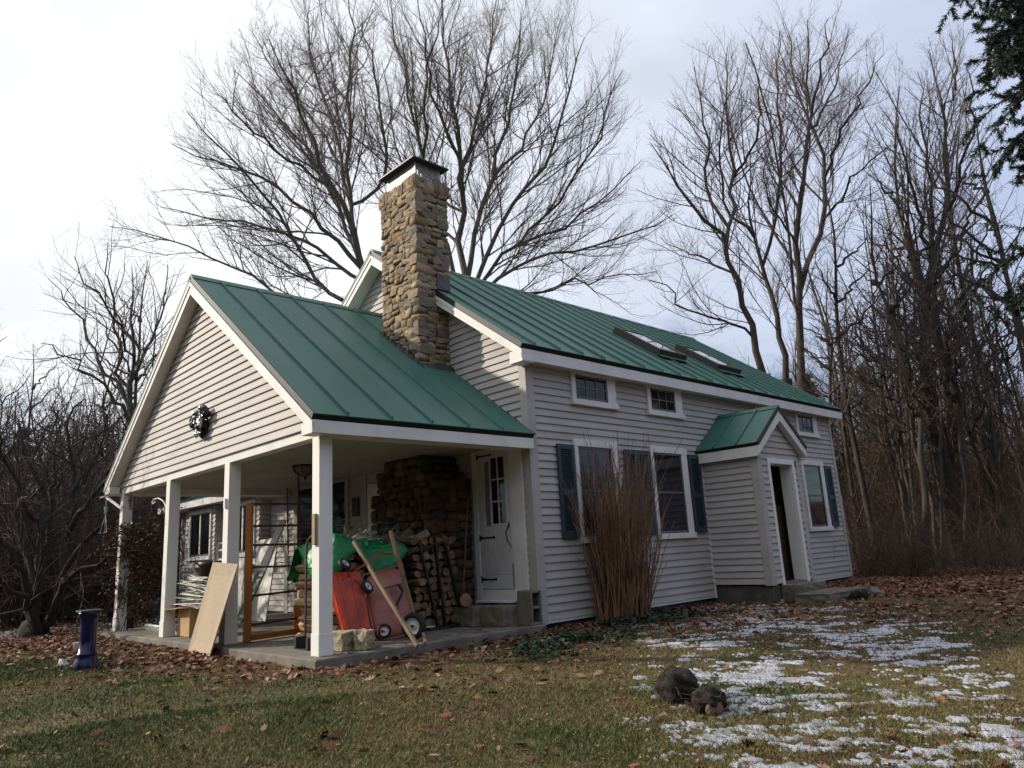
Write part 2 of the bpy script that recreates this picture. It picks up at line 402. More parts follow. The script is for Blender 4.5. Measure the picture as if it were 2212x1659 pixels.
# value noise on a lattice, for laying out ground, grass, snow and leaves
_tab = RNG.random((256, 256))
def vnoise(x, y):
    xi, yi = np.floor(x).astype(int), np.floor(y).astype(int); fx, fy = x - xi, y - yi
    fx, fy = fx * fx * (3 - 2 * fx), fy * fy * (3 - 2 * fy)
    g = lambda a, b: _tab[a & 255, b & 255]
    return (g(xi, yi) * (1 - fx) + g(xi + 1, yi) * fx) * (1 - fy) + (g(xi, yi + 1) * (1 - fx) + g(xi + 1, yi + 1) * fx) * fy
def fbm(x, y, s, o=4, g=0.5):
    r, a, t = 0, 1, 0
    for i in range(o):
        r = r + a * vnoise(x * s * 2 ** i + 17.3 * i, y * s * 2 ** i + 9.1 * i); t += a; a *= g
    return r / t
def sstep(a, b, x):
    t = np.clip((x - a) / (b - a), 0, 1); return t * t * (3 - 2 * t)

def gz(x, y):
    x = np.asarray(x, float); y = np.asarray(y, float)
    t = sstep(0.3, 7.5, -y)
    base = -0.10 - 0.36 * t * sstep(9, -2, x) - 0.05 * sstep(0, -5, x) - 0.06 * sstep(6, 12, y)
    base = base + 0.035 * (fbm(x, y, 0.45, 3) - 0.5) * sstep(0.2, 1.5, np.maximum(-y, -x))
    dist = np.hypot(x - CAM[0], y - CAM[1])
    base = base + 7.5 * sstep(60, 170, dist) + 0.9 * (fbm(x, y, 0.06, 2) - 0.5) * sstep(14, 40, dist)
    return base

# ------------------------------------------------------------------ ground
def axis_coords(c, n, near, far):
    t = np.linspace(-1, 1, n); k = 7.0
    s = np.sinh(t * k) / np.sinh(k)
    lin = t * near
    return c + lin + s * (far - near)
gx = axis_coords(1.0, 321, 14.0, 520.0); gy = axis_coords(-1.0, 321, 14.0, 520.0)
GX, GY = np.meshgrid(gx, gy, indexing='ij')
GZ = gz(GX, GY)
nx, ny = GX.shape
V = np.stack([GX.ravel(), GY.ravel(), GZ.ravel()], 1)
I = np.arange(nx * ny).reshape(nx, ny)
Q = np.stack([I[:-1, :-1].ravel(), I[1:, :-1].ravel(), I[1:, 1:].ravel(), I[:-1, 1:].ravel()], 1)
def woods_fac(x, y):
    """1 where the ground is leaf litter rather than lawn"""
    left = sstep(7.2, 8.6, y) * sstep(4, 1, x) + sstep(6.5, 9.0, y - 0.3 * x) * (x < 3)
    right = sstep(6.2, 10.5, x + 0.15 * y + 0.7 * (fbm(x, y, 0.5, 3) - 0.5))
    near = np.exp(-((np.minimum(np.abs(x + 0.5), 3) / 0.5) ** 2)) * (y > -0.4) * (y < 9) * 0.8
    side = sstep(-0.95, -0.3, y + 0.5 * (fbm(x, y, 1.3, 3) - 0.5)) * (x > 0) * 0.9
    far = sstep(24, 30, np.hypot(x - CAM[0], y - CAM[1]))
    return np.clip(left + right + near + side + far, 0, 1)
ground = link('ground', np_mesh('ground', V, Q, M['ground'], smooth=True, attr={'woods': woods_fac(GX, GY).ravel()}))
tag(ground, kind='structure')

# ------------------------------------------------------------------ cottage
Y0, X1, X2 = -0.08, 3.08, 12.68
YL = 6.86                       # far corner of the gable wall
PITCHS = 0.104
cottage = root('cottage', (0, 0, 0), 'single storey cottage with grey clapboard siding, green metal roofs and fieldstone chimney', 'house')

def PXm(X):   # wall that faces -X: u runs along y
    return lambda u, n, z: (X - n, u, z)
def PYm(Y):   # wall that faces -Y: u runs along x
    return lambda u, n, z: (u, Y - n, z)
def slab(mb, P, u0, u1, n0, n1, z0, z1, mi=0):
    vs = [P(u, n, z) for u in (u0, u1) for n in (n0, n1) for z in (z0, z1)]
    return mb.add(vs, [(0, 1, 3, 2), (4, 6, 7, 5), (0, 4, 5, 1), (2, 3, 7, 6), (0, 2, 6, 4), (1, 5, 7, 3)], mi)
def siding(parent, P, z0, z1, spans, gap=None):
    """one object per clapboard course; spans(z) -> [(u0,u1)...]"""
    n = int(round((z1 - z0) / PITCHS))
    for k in range(n):
        zb = z0 + k * PITCHS; zt = min(zb + PITCHS + 0.002, z1)
        for (a, b), (c, d) in zip(spans(zb + 1e-4), spans(zt - 1e-4)):
            if b - a < 0.02: continue
            if d < c: c = d = (c + d) / 2
            j = random.uniform(-0.0012, 0.0012)
            vs = [P(a, 0, zb), P(b, 0, zb), P(b, 0.027 + j, zb), P(a, 0.027 + j, zb), P(c, 0, zt), P(d, 0, zt), P(d, 0.005, zt), P(c, 0.005, zt)]
            vs2 = [P(a, 0.026 + j, zb + 0.014), P(b, 0.026 + j, zb + 0.014)]
            mb = MB().add(vs[:4] + vs2 + vs[4:], [(0, 1, 2, 3), (3, 2, 5, 4), (4, 5, 8, 9), (9, 8, 7, 6), (0, 6, 7, 1), (0, 3, 4, 9, 6), (1, 7, 8, 5, 2)])
            part('siding_board', mb, 'siding', parent)

# ---- long wall
mb = MB(); mb.box(X1 + .01, X2 - .01, Y0 + 0.001, Y0 + .14, 0.0, 3.50)
long_wall = part('long_wall', mb, 'inner_wall', cottage)
siding(long_wall, PYm(Y0), 0.02, 3.46, lambda z: [(X1 + .12, X2 - .10)])
mb = MB(); slab(mb, PYm(Y0), X1 + .0, X1 + .12, 0.0, .034, -0.02, 3.48); slab(mb, PXm(X1), Y0 - 0.034, Y0 + .10, 0.0, .0335, -0.02, 3.48)
part('corner_board', mb, 'siding', long_wall, bevel=.003)
mb = MB(); slab(mb, PYm(Y0), X2 - .10, X2 + .0, 0.0, .034, -0.0, 3.48)
part('corner_board', mb, 'siding', long_wall, bevel=.003)
part('foundation', MB().box(X1 + .05, X2 - .03, Y0 + .05, Y0 + .2, -0.5, 0.0), 'foundation', cottage)
mb = MB().box(X1, X2 - .02, Y0 - .018, Y0 + .02, -0.012, 0.02)
part('starter_strip', mb, 'trim', long_wall)

# ---- gable wall of the main house (faces the porch)
MZE, MZR, MYR = 3.63, 6.20, 3.30
msl = (MZR - MZE) / (MYR + 0.31)
def main_top(u):   # underside of the main roof
    return MZE + msl * (min(u, 2 * MYR - u) + 0.31) - 0.09
def tri(P, a, b, top, zlow, d0, d1, step=0.15):
    us = [a + (b - a) * i / 24 for i in range(25)]
    poly = [P(a, d0, zlow)] + [P(u, d0, top(u)) for u in us] + [P(b, d0, zlow)]
    o = np.array(P(a, d1, zlow)) - np.array(P(a, d0, zlow))
    return poly, o
poly, o = tri(PXm(X1), Y0 + .145, 6.78, main_top, 0.0, -0.001, -0.10)
gable_wall = part('gable_wall', MB().prism(poly, o), 'inner_wall', cottage)
def gspan(z):
    a, b = Y0 + .10, YL - .12
    if z > main_top(a):
        h = (z - MZE + 0.09) / msl - 0.31
        a, b = max(a, h), min(b, 2 * MYR - h)
    return [(a, b)]
siding(gable_wall, PXm(X1), 0.02, main_top(MYR) - .01, gspan)
mb = MB(); slab(mb, PXm(X1), YL - .12, YL, 0.0, .03, 0.0, 3.4); mb.box(X1 - .03, X1 + .1, YL, YL + .03, 0.0, 3.4)
part('corner_board', mb, 'siding', gable_wall)
part('foundation', MB().box(X1 + .02, X1 + .3, Y0 + .05, YL, -0.4, 0.0), 'foundation', cottage)
part('far_wall', MB().box(X2 - .1, X2 - .012, Y0 + .15, 6.7, -0.1, 3.48), 'siding', cottage)
part('rear_wall', MB().box(X1 + .02, X2 - .1, 6.62, 6.7, -0.1, 3.48), 'siding', cottage)
poly = [(X2 - .1, Y0 + .15, 3.48)] + [(X2 - .1, u, main_top(u)) for u in np.linspace(Y0 + .15, 6.7, 15)] + [(X2 - .1, 6.7, 3.48)]
part('far_gable', MB().prism(poly, (.08, 0, 0)), 'siding', cottage)

# ---- metal roofs: one object per pan and per standing seam
def metal_roof(name, x0, x1, ye, ze, yr, zr, ribs, over=0.012):
    """both slopes; ye/ze eave, yr/zr ridge; mirrored about yr"""
    for sgn in (0, 1):
        f = (lambda y: y) if sgn == 0 else (lambda y: 2 * yr - y)
        dy, dz = yr - ye, zr - ze; L = math.hypot(dy, dz); nyy, nzz = -dz / L, dy / L
        def pt(x, s, h):   # s 0..1 up the slope, h above the deck
            yy = ye + dy * s + nyy * h; zz = ze + dz * s + nzz * h
            return (x, f(yy), zz)
        def slopebox(mb, xa, xb, s0, s1, h0, h1):
            return mb.hexa([pt(xa, s0, h0), pt(xb, s0, h0), pt(xb, s0, h1), pt(xa, s0, h1)], [pt(xa, s1, h0), pt(xb, s1, h0), pt(xb, s1, h1), pt(xa, s1, h1)])
        deck = part(name, slopebox(MB(), x0 + .004, x1 - .004, 0.0015, 1.0, -0.075, 0.0), 'dark_edge', cottage)
        xs = [x0] + list(ribs) + [x1]
        for a, b in zip(xs[:-1], xs[1:]):
            if b - a < .03: continue
            part('roof_panel', slopebox(MB(), a, b - 0.001, -0.004, 0.999, 0.001, 0.012 + random.uniform(0, .0015)), 'green', deck)
        for r in ribs:
            mb = MB(); w = .014
            a4 = [pt(r - w, 0.0, .010), pt(r + w, 0.0, .010), pt(r + w * .8, 0.004, .045), pt(r - w * .8, 0.004, .045)]
            b4 = [pt(r - w, .995, .010), pt(r + w, .995, .010), pt(r + w * .8, .995, .045), pt(r - w * .8, .995, .045)]
            part('roof_seam', mb.hexa(a4, b4), 'green', deck)
        part('edge_trim', slopebox(MB(), x0 - .006, x0 + .008, -0.002, 1.0, -.05, .015), 'dark_edge', deck)
        # soffit boards under the overhang and the rake board
    return pt
RIBM = [3.07 + .495 * i for i in range(20)]
metal_roof('main_roof', 2.82, 12.95, -.31, MZE, MYR, MZR, RIBM)
PZE, PZR, PYR, PYE = 2.43, 5.09, 3.43, -.21
RIBP = [0.22 + .565 * i for i in range(5)]
metal_roof('porch_roof', -.19, 3.075, PYE, PZE, PYR, PZR, RIBP)
def ridge_cap(x0, x1, yr, zr, m='green'):
    mb = MB(); w, h = .11, .08
    poly = [(x0, yr - w, zr - h + .03), (x0, yr, zr + .045), (x0, yr + w, zr - h + .03), (x0, yr, zr + .018)]
    return part('ridge_cap', mb.prism(poly, (x1 - x0, 0, 0)), m, cottage)
ridge_cap(2.81, 12.96, MYR, MZR)
ridge_cap(-.2, 3.07, PYR, PZR)

# rake boards, soffits and fascias
def rakes(x, xin, ye, ze, yr, zr, wid=.15, drop=.02):
    for sgn in (0, 1):
        f = (lambda y: y) if sgn == 0 else (lambda y: 2 * yr - y)
        k = (zr - ze) / (yr - ye); zl = lambda y: ze + k * (y - ye) - .085
        mb = MB()
        wv = wid * math.sqrt(1 + k * k)
        a = [(x, f(ye + .02), zl(ye + .02)), (x, f(yr), zl(yr)), (x, f(yr), zl(yr) - wv), (x, f(ye + .02), zl(ye + .02) - wv * .72)]
        mb.prism(a, (.028, 0, 0))
        part('rake_board', mb, 'trim', cottage, bevel=.003)
        a = [(x - .014, f(ye + .0), zl(ye) + .004), (x - .014, f(yr), zl(yr) + .004), (x - .014, f(yr), zl(yr) - wv * .3), (x - .014, f(ye), zl(ye) - wv * .3)]
        part('rake_moulding', MB().prism(a, (.013, 0, 0)), 'trim', cottage)
        a = [(x + .03, f(ye + .05), zl(ye + .05) - wv * .78), (x + .03, f(yr), zl(yr) - wv * .86), (x + .03, f(yr), zl(yr) - wv * .78), (x + .03, f(ye + .05), zl(ye + .05) - wv * .70)]
        part('rake_soffit', MB().prism(a, (xin - x - .03, 0, 0)), 'trim', cottage)
rakes(-.19, -.022, PYE, PZE, PYR, PZR)
rakes(2.82, X1 - .022, -.31, MZE, MYR, MZR, .14)
# eave fascias
mb = MB().box(-.175, 3.04, PYE + .005, PYE + .03, PZE - .20, PZE - .062); part('fascia', mb, 'trim', cottage, bevel=.003)
mb = MB().box(-.175, 3.04, 2 * PYR - PYE - .03, 2 * PYR - PYE - .005, PZE - .20, PZE - .062); part('fascia', mb, 'trim', cottage)
mb = MB().box(-.16, 3.04, PYE + .03, 0.0, PZE - .185, PZE - .165); part('soffit', mb, 'trim', cottage)
mb = MB().box(-.16, 3.04, 6.83, 2 * PYR - PYE - .03, PZE - .185, PZE - .165); part('soffit', mb, 'trim', cottage)
mb = MB().box(2.84, 12.93, -.305, -.28, MZE - .225, MZE - .065); part('fascia', mb, 'trim', cottage, bevel=.003)
mb = MB().box(2.84, 12.93, -.28, Y0 - .002, MZE - .20, MZE - .175); part('soffit', mb, 'trim', cottage)
# eave returns at the gable corners
for (x0, x1, ya, yb, za, zb) in ((-.19, -.02, -.20, 0.05, 2.20, 2.35), (-.19, -.02, 6.80, 7.02, 2.22, 2.36), (2.82, 3.05, -.30, -.05, 3.36, 3.56)):
    part('eave_return', MB().box(x0 + .004, x1, ya, yb, za + .03, zb), 'trim', cottage, bevel=.004)

# ---- porch: gable, beams, posts, ceiling, slab
def porch_top(u): return PZE + (PZR - PZE) / (PYR - PYE) * (min(u, 2 * PYR - u) - PYE) - .09
poly, o = tri(PXm(0.0), 0.10, 6.76, porch_top, 2.36, -0.001, -0.06)
pg = part('porch_gable', MB().prism(poly, o), 'inner_wall', cottage)
def pspan(z):
    h = (z - PZE + .09) / ((PZR - PZE) / (PYR - PYE)) + PYE
    return [(max(.0, h), min(6.86, 2 * PYR - h))]
siding(pg, PXm(0.0), 2.345, porch_top(PYR) - .02, pspan)
part('beam', MB().box(.004, .15, 0.0, 6.83, 2.235, 2.343), 'trim', cottage, bevel=.003)
part('beam', MB().box(.151, 3.05, 0.004, .14, 2.24, 2.355), 'trim', cottage, bevel=.003)
part('beam', MB().box(.151, 3.05, 6.69, 6.82, 2.24, 2.355), 'trim', cottage)
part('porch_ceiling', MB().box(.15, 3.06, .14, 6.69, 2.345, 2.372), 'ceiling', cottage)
PW = .155
for i, y in enumerate((0.0, 2.31, 4.44, 6.66)):
    mb = MB().box(0, PW, y, y + PW, 0.22, 2.235)
    o = part('porch_post', mb, 'peel' if i == 3 else 'post', cottage, bevel=.004, label='post with peeling paint and dead vine' if i == 3 else None)
    part('post_base', MB().box(-.006, PW + .006, y - .006, y + PW + .006, 0.0, .22), 'peel' if i == 3 else 'post', o, bevel=.004)
mb = MB().box(-.034, -.001, .035, .10, 1.10, 1.42); part('wood_scrap', mb, 'plank', cottage, bevel=.004, label='brown wood offcut nailed to the corner post')
part('outlet_box', MB().box(-.03, -.001, 2.35, 2.40, 1.66, 1.78), 'trim', cottage)
slabm = MB().box(-.14, 3.08, -.19, 7.0, -.5, 0.0)
part('porch_slab', slabm, 'concrete', cottage, bevel=.012)
for y in (.35, .5, 5.9): pass

# ---- windows
def window(parent, P, u0, u1, z0, z1, cw, kind, shutters=(), head=.10, m_glass='glass', cwr=None):
    cwr = cwr or cw
    mb = MB()
    slab(mb, P, u0, u0 + cw, 0, .055, z0, z1); slab(mb, P, u1 - cwr, u1, 0, .055, z0, z1)
    slab(mb, P, u0 - .006, u1 + .006, 0, .060, z1 - head, z1 + .004)
    slab(mb, P, u0, u1, 0, .055, z0 - .001, z0 + .03)
    w = part('window', mb, 'trim', parent, bevel=.003)
    slabm = MB(); slab(slabm, P, u0 - .02, u1 + .02, 0, .078, z0 - .03, z0 + .055); part('sill', slabm, 'trim', w, bevel=.003)
    a, b, c, d = u0 + cw, u1 - cwr, z0 + .055, z1 - head
    mb = MB(); f = .030
    slab(mb, P, a, a + f, .029, .044, c, d); slab(mb, P, b - f, b, .029, .044, c, d); slab(mb, P, a, b, .029, .044, c, c + f * 1.4); slab(mb, P, a, b, .029, .044, d - f, d)
    part('sash', mb, 'inner_sash', w)
    a2, b2, c2, d2 = a + f, b - f, c + f * 1.4, d - f
    if kind == 'double':
        zm = (c2 + d2) / 2
        mb = MB(); slab(mb, P, a2, b2, .029, .042, zm - .016, zm + .016); part('meeting_rail', mb, 'inner_sash', w)
        mb = MB(); slab(mb, P, (a2 + b2) / 2 - .03, (a2 + b2) / 2 + .03, .044, .056, c2 - .03, c2 - .01); part('lift', mb, 'inner_sash', w)
        panes = [(a2, b2, c2, zm - .016), (a2, b2, zm + .016, d2)]
    elif kind == 'grid':
        mb = MB(); nu, nzn = 3, 2
        for i in range(1, nu): q = a2 + (b2 - a2) * i / nu; slab(mb, P, q - .006, q + .006, .031, .040, c2, d2)
        zm = (c2 + d2) / 2; slab(mb, P, a2, b2, .031, .0398, zm - .006, zm + .006)
        part('muntin', mb, 'muntin', w)
        panes = [(a2 + (b2 - a2) * i / 3, a2 + (b2 - a2) * (i + 1) / 3, lo, hi) for i in range(3) for lo, hi in ((c2, zm), (zm, d2))]
    else:
        q = (a2 + b2) / 2
        mb = MB(); slab(mb, P, q - .03, q + .03, .029, .046, c2, d2); part('mullion', mb, 'trim', w)
        panes = [(a2, q - .03, c2, d2), (q + .03, b2, c2, d2)]
    for (pa, pb, pc, pd) in panes:
        t = random.uniform(-.0015, .0015)
        mb = MB().add([P(pa, .0300 + t, pc), P(pb, .0300, pc), P(pb, .0300 - t, pd), P(pa, .0300, pd), P(pa, .027, pc), P(pb, .027, pc), P(pb, .027, pd), P(pa, .027, pd)],
                      [(0, 1, 2, 3), (7, 6, 5, 4), (0, 4, 5, 1), (1, 5, 6, 2), (2, 6, 7, 3), (3, 7, 4, 0)])
        part('pane', mb, m_glass, w)
    return w
M['inner_sash'] = mat('grey_sash', (0.10, 0.105, 0.12), 0.5)
M['muntin'] = mat('tan_muntin', (0.22, 0.20, 0.16), 0.6)
PL = PYm(Y0)
for (u0, u1) in ((3.97, 4.98), (5.80, 6.77), (9.30, 10.27), (10.98, 11.95)):
    window(long_wall, PL, u0, u1, 2.97, 3.452, .085, 'grid', head=.06, cwr=.20)
for (u0, u1) in ((3.93, 4.92), (5.73, 6.74), (10.95, 11.95)):
    window(long_wall, PL, u0, u1, 1.0, 2.43, .075, 'double', cwr=.16, m_glass='glass_bed')
slat_cache = {}
def shutter(u0, u1, z0, z1, n0=.036):
    P = PL; mb = MB(); f = .055; t0, t1 = n0, n0 + .032
    slab(mb, P, u0, u0 + f, t0, t1, z0, z1); slab(mb, P, u1 - f, u1, t0, t1, z0, z1)
    zm = (z0 + z1) / 2 - .03
    for a, b in ((z0, z0 + .09), (zm - .04, zm + .04), (z1 - .07, z1)): slab(mb, P, u0 + f, u1 - f, t0, t1 - .001, a, b)
    slab(mb, P, u0 + f, u1 - f, t0 - .008, t0 + .002, z0 + .02, z1 - .02)
    s = part('shutter', mb, 'shutter', cottage, bevel=.002)
    w = u1 - u0 - 2 * f
    key = round(w, 3)
    if key not in slat_cache:
        slat_cache[key] = MB().add([(0, .004, 0), (w, .004, 0), (w, -.026, -.022), (0, -.026, -.022), (0, .004, .005), (w, .004, .005), (w, -.026, -.017), (0, -.026, -.017)],
                                   [(0, 1, 2, 3), (4, 7, 6, 5), (0, 4, 5, 1), (1, 5, 6, 2), (2, 6, 7, 3), (3, 7, 4, 0)]).data('slat', [M['shutter']])
    for a, b in ((z0 + .09, zm - .04), (zm + .04, z1 - .07)):
        k = int((b - a) / .030)
        for i in range(k):
            link('slat', slat_cache[key], s, (u0 + f, Y0 - t0 - .002, a + .026 + i * (b - a) / k))
for u in (3.56, 5.05, 5.36, 6.77, 11.98): shutter(u, u + (.335 if u != 5.05 else .295), 1.05, 2.34)

# ---- skylights
def skylight(x0, x1, y0, y1):
    dy, dz = MYR + .31, MZR - MZE; L = math.hypot(dy, dz)
    def pt(x, y, h): return (x, y - dz / L * h, MZE + msl * (y + .31) + dy / L * h)
    s = None
    mb = MB(); f = .07
    for (a, b, c, d) in ((x0, x0 + f, y0, y1), (x1 - f, x1, y0, y1), (x0 + f, x1 - f, y0, y0 + f), (x0 + f, x1 - f, y1 - f, y1)):
        mb.hexa([pt(a, c, .0), pt(b, c, .0), pt(b, d, .0), pt(a, d, .0)], [pt(a, c, .15), pt(b, c, .15), pt(b, d, .15), pt(a, d, .15)])
    s = part('skylight', mb, 'brown_metal', cottage, bevel=.006)
    mb = MB().hexa([pt(x0 + f, y0 + f, .12), pt(x1 - f, y0 + f, .12), pt(x1 - f, y1 - f, .12), pt(x0 + f, y1 - f, .12)], [pt(x0 + f, y0 + f, .135), pt(x1 - f, y0 + f, .135), pt(x1 - f, y1 - f, .135), pt(x0 + f, y1 - f, .135)])
    part('pane', mb, 'skyglass', s)
    mb = MB().hexa([pt(x0 - .05, y0 - .12, .05), pt(x1 + .05, y0 - .12, .05), pt(x1 + .05, y0, .05), pt(x0 - .05, y0, .05)], [pt(x0 - .05, y0 - .12, .058), pt(x1 + .05, y0 - .12, .058), pt(x1 + .05, y0, .058), pt(x0 - .05, y0, .058)])
    part('flashing_apron', mb, 'green', s)
skylight(7.28, 8.18, .62, 1.62); skylight(9.20, 10.10, .55, 1.50)

# ---- chimney: mortar core and one object per stone
STONES = []; HST = []
M['hearth_stone'] = mat('brown_shaded_hearth_stone', (0.8, 0.76, 0.7), 0.9, (1.15, 1.05, .95), 9, 0.5, 26, rand=0.2, ramp=[(0.085, 0.055, 0.036), (0.065, 0.042, 0.028), (0.105, 0.072, 0.048), (0.055, 0.042, 0.032), (0.10, 0.055, 0.032), (0.075, 0.058, 0.044), (0.13, 0.092, 0.065)])  # own brown and smoke stain, with the porch shade mixed into the tone
M['hearth_mortar'] = mat('sooty_shaded_mortar', (0.085, 0.066, 0.052), 0.95)  # mortar darkened for the porch shade as well as soot
def make_stone_meshes():
    for k in range(9):
        bm = bmesh.new(); bmesh.ops.create_cube(bm, size=1.0)
        bmesh.ops.subdivide_edges(bm, edges=bm.edges[:], cuts=1, use_grid_fill=True)
        rr = random.Random(k)
        for v in bm.verts:
            c = v.co.copy(); s = c.normalized() * .62
            v.co = c.lerp(s, rr.uniform(.12, .48)) + Vector([rr.uniform(-.085, .085) for _ in range(3)])
            if abs(c.x) < .1 and abs(c.z) < .1: v.co.y *= 1.05
        me = bpy.data.meshes.new('stone'); bm.to_mesh(me); bm.free()
        me.materials.append(M['stone'])
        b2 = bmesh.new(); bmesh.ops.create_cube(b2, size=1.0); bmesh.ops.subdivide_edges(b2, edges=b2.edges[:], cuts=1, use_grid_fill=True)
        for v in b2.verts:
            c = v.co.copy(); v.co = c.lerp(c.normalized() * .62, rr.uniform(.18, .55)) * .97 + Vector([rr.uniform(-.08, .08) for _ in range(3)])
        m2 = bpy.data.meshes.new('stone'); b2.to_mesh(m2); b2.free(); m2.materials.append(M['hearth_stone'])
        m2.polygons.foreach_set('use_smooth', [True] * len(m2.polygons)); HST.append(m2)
        me.polygons.foreach_set('use_smooth', [k % 3 == 0] * len(me.polygons))
        STONES.append(me)
make_stone_meshes()
def stone(parent, cx, cy, cz, sx, sy, sz, rot=0.0, axis='Y'):
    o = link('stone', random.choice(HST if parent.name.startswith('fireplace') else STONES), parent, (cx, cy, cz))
    o.scale = (sx, sy, sz)
    o.rotation_euler = (rot, 0, 0) if axis == 'X' else (0, rot, 0)
    return o
def rubble_face(parent, P, u0, u1, z0, z1, axis, hmin=.085, hmax=.135, wmin=.09, wmax=.24, ok=None, proud=.02, edge0=0.0, edge1=0.0):
    z = z0; cnt = 0
    while z < z1:
        h = random.uniform(hmin, hmax); u = u0 + edge0 - random.uniform(0, .02)
        while u < u1 - edge1 - .03:
            w = min(random.uniform(wmin, wmax), u1 - edge1 - u)
            if u1 - edge1 - (u + w) < .05: w = u1 - edge1 - u
            hh = h * random.uniform(.68, 1.22); ww = w * random.uniform(.86, 1.02)
            zc = z + h / 2 + random.uniform(-.02, .02)
            if ok is None or ok(u + w / 2, zc):
                x, y, zz = P(u + w / 2, proud * random.uniform(-.3, .6) - .03, zc)
                dims = (ww * 1.02, .13, hh * 1.03) if axis == 'Y' else (.13, ww * 1.02, hh * 1.03)
                stone(parent, x, y, zz, *dims, rot=random.uniform(-.22, .22) * (.11 / max(w, .11)), axis='Y' if axis == 'Y' else 'X'); cnt += 1
            u += w
        z += h
    return cnt
CX0, CX1, CY0, CY1 = 2.48, 3.09, 1.52, 2.45
CZT = 6.74
mb = MB().box(CX0 + .05, CX1 + .02, CY0 + .05, CY1 - .05, 2.38, CZT - .03)
chimney = part('chimney', mb, 'mortar', cottage)
n1 = rubble_face(chimney, PXm(CX0 + .02), CY0, CY1, 3.62, CZT, 'X', edge0=.14, edge1=0.0, hmin=.075, hmax=.125, wmin=.09, wmax=.21, ok=lambda u, z: z > PZE + .733 * (u + .21) - .05)
n2 = rubble_face(chimney, PYm(CY0 + .02), CX0, CX1 + .03, 3.62, CZT, 'Y', edge0=.17, hmin=.08, hmax=.13, wmin=.13, wmax=.27)
# corner stones wrap round both faces
z = 3.62; k = 0
while z < CZT:
    h = random.uniform(.10, .16); k += 1
    lx, ly = (random.uniform(.24, .34), random.uniform(.15, .2)) if k % 2 else (random.uniform(.17, .21), random.uniform(.22, .32))
    stone(chimney, CX0 + lx / 2 - .02, CY0 + ly / 2 - .025, z + h / 2, lx, ly, h * 1.03, rot=random.uniform(-.06, .06)); z += h
# a soldier course of upright stones round the top
u = CY0
while u < CY1:
    w = random.uniform(.08, .13); stone(chimney, CX0 + .04, u + w / 2, CZT - .06, .13, w, random.uniform(.18, .24), rot=random.uniform(-.1, .1), axis='X'); u += w
u = CX0
while u < CX1:
    w = random.uniform(.09, .14); stone(chimney, u + w / 2, CY0 + .04, CZT - .06, w, .13, random.uniform(.18, .24), rot=random.uniform(-.1, .1)); u += w
rubble_face(chimney, lambda u, n, z: (CX1 - .02 + n, u, z), CY0 + .1, CY1, 5.3, CZT, 'X', hmin=.13, hmax=.18, wmin=.18, wmax=.3)
# cap: mesh screen with a peaked sheet metal lid
cap = part('chimney_cap', MB().box(CX0 + .07, CX1 - .04, CY0 + .07, CY1 - .09, CZT - .03, CZT + .05), 'galv', cottage)
mb = MB()
a0, a1, b0, b1 = CX0 + .08, CX1 - .05, CY0 + .08, CY1 - .10
zb, zt = CZT + .05, CZT + .34
for (p, q) in (((a0, b0), (a1, b0)), ((a0, b0), (a0, b1)), ((a1, b0), (a1, b1)), ((a0, b1), (a1, b1))):
    L = math.hypot(q[0] - p[0], q[1] - p[1]); n = int(L / .022)
    for i in range(n + 1):
        x = p[0] + (q[0] - p[0]) * i / n; y = p[1] + (q[1] - p[1]) * i / n
        mb.bar((x, y, zb), (x, y, zt), .006, .006)
    for zz in np.arange(zb + .03, zt, .045): mb.bar((p[0], p[1], zz), (q[0], q[1], zz), .004, .004)
part('mesh_screen', mb, 'galv', cap)
mb = MB()
for x in (a0, a1):
    for y in (b0, b1): mb.bar((x, y, zb), (x, y, zt), .022, .022)
part('screen_frame', mb, 'galv', cap)
mb = MB(); o_ = .12
lid = [(a0 - o_, b0 - o_, zt), (a1 + o_, b0 - o_, zt), (a1 + o_, b1 + o_, zt), (a0 - o_, b1 + o_, zt)]
mb.hexa(lid, [(x, y, z + .022) for x, y, z in lid])
xc = (a0 + a1) / 2
mb.add([(a0 - o_, b0 - o_, zt + .023), (a1 + o_, b0 - o_, zt + .023), (a1 + o_, b1 + o_, zt + .023), (a0 - o_, b1 + o_, zt + .023), (xc, b0 + .14, zt + .14), (xc, b1 - .14, zt + .14)],
       [(0, 1, 4), (1, 2, 5, 4), (2, 3, 5), (3, 0, 4, 5), (3, 2, 1, 0)])
part('cap_lid', mb, 'black', cap)
# flashings
mb = MB()
for i in range(9):
    y = CY0 - .03 + i * .108; z = PZE + (PZR - PZE) / (PYR - PYE) * (y - PYE)
    mb.box(CX0 - .07 - .01 * (i % 2), CX0 - .02, y, y + .115, z - .04, z + .10 + random.uniform(-.02, .03))
part('step_flashing', mb, 'flash', chimney)
zf = PZE + .7308 * (CY0 - .05 - PYE)
part('flashing', MB().box(CX0 - .05, 3.07, CY0 - .10, CY0 - .045, zf - .06, zf + .045), 'flash', chimney)
part('flashing', MB().box(2.84, 3.08, CY0 - .05, CY0 - .02, 4.95, 5.20), 'flash', chimney)

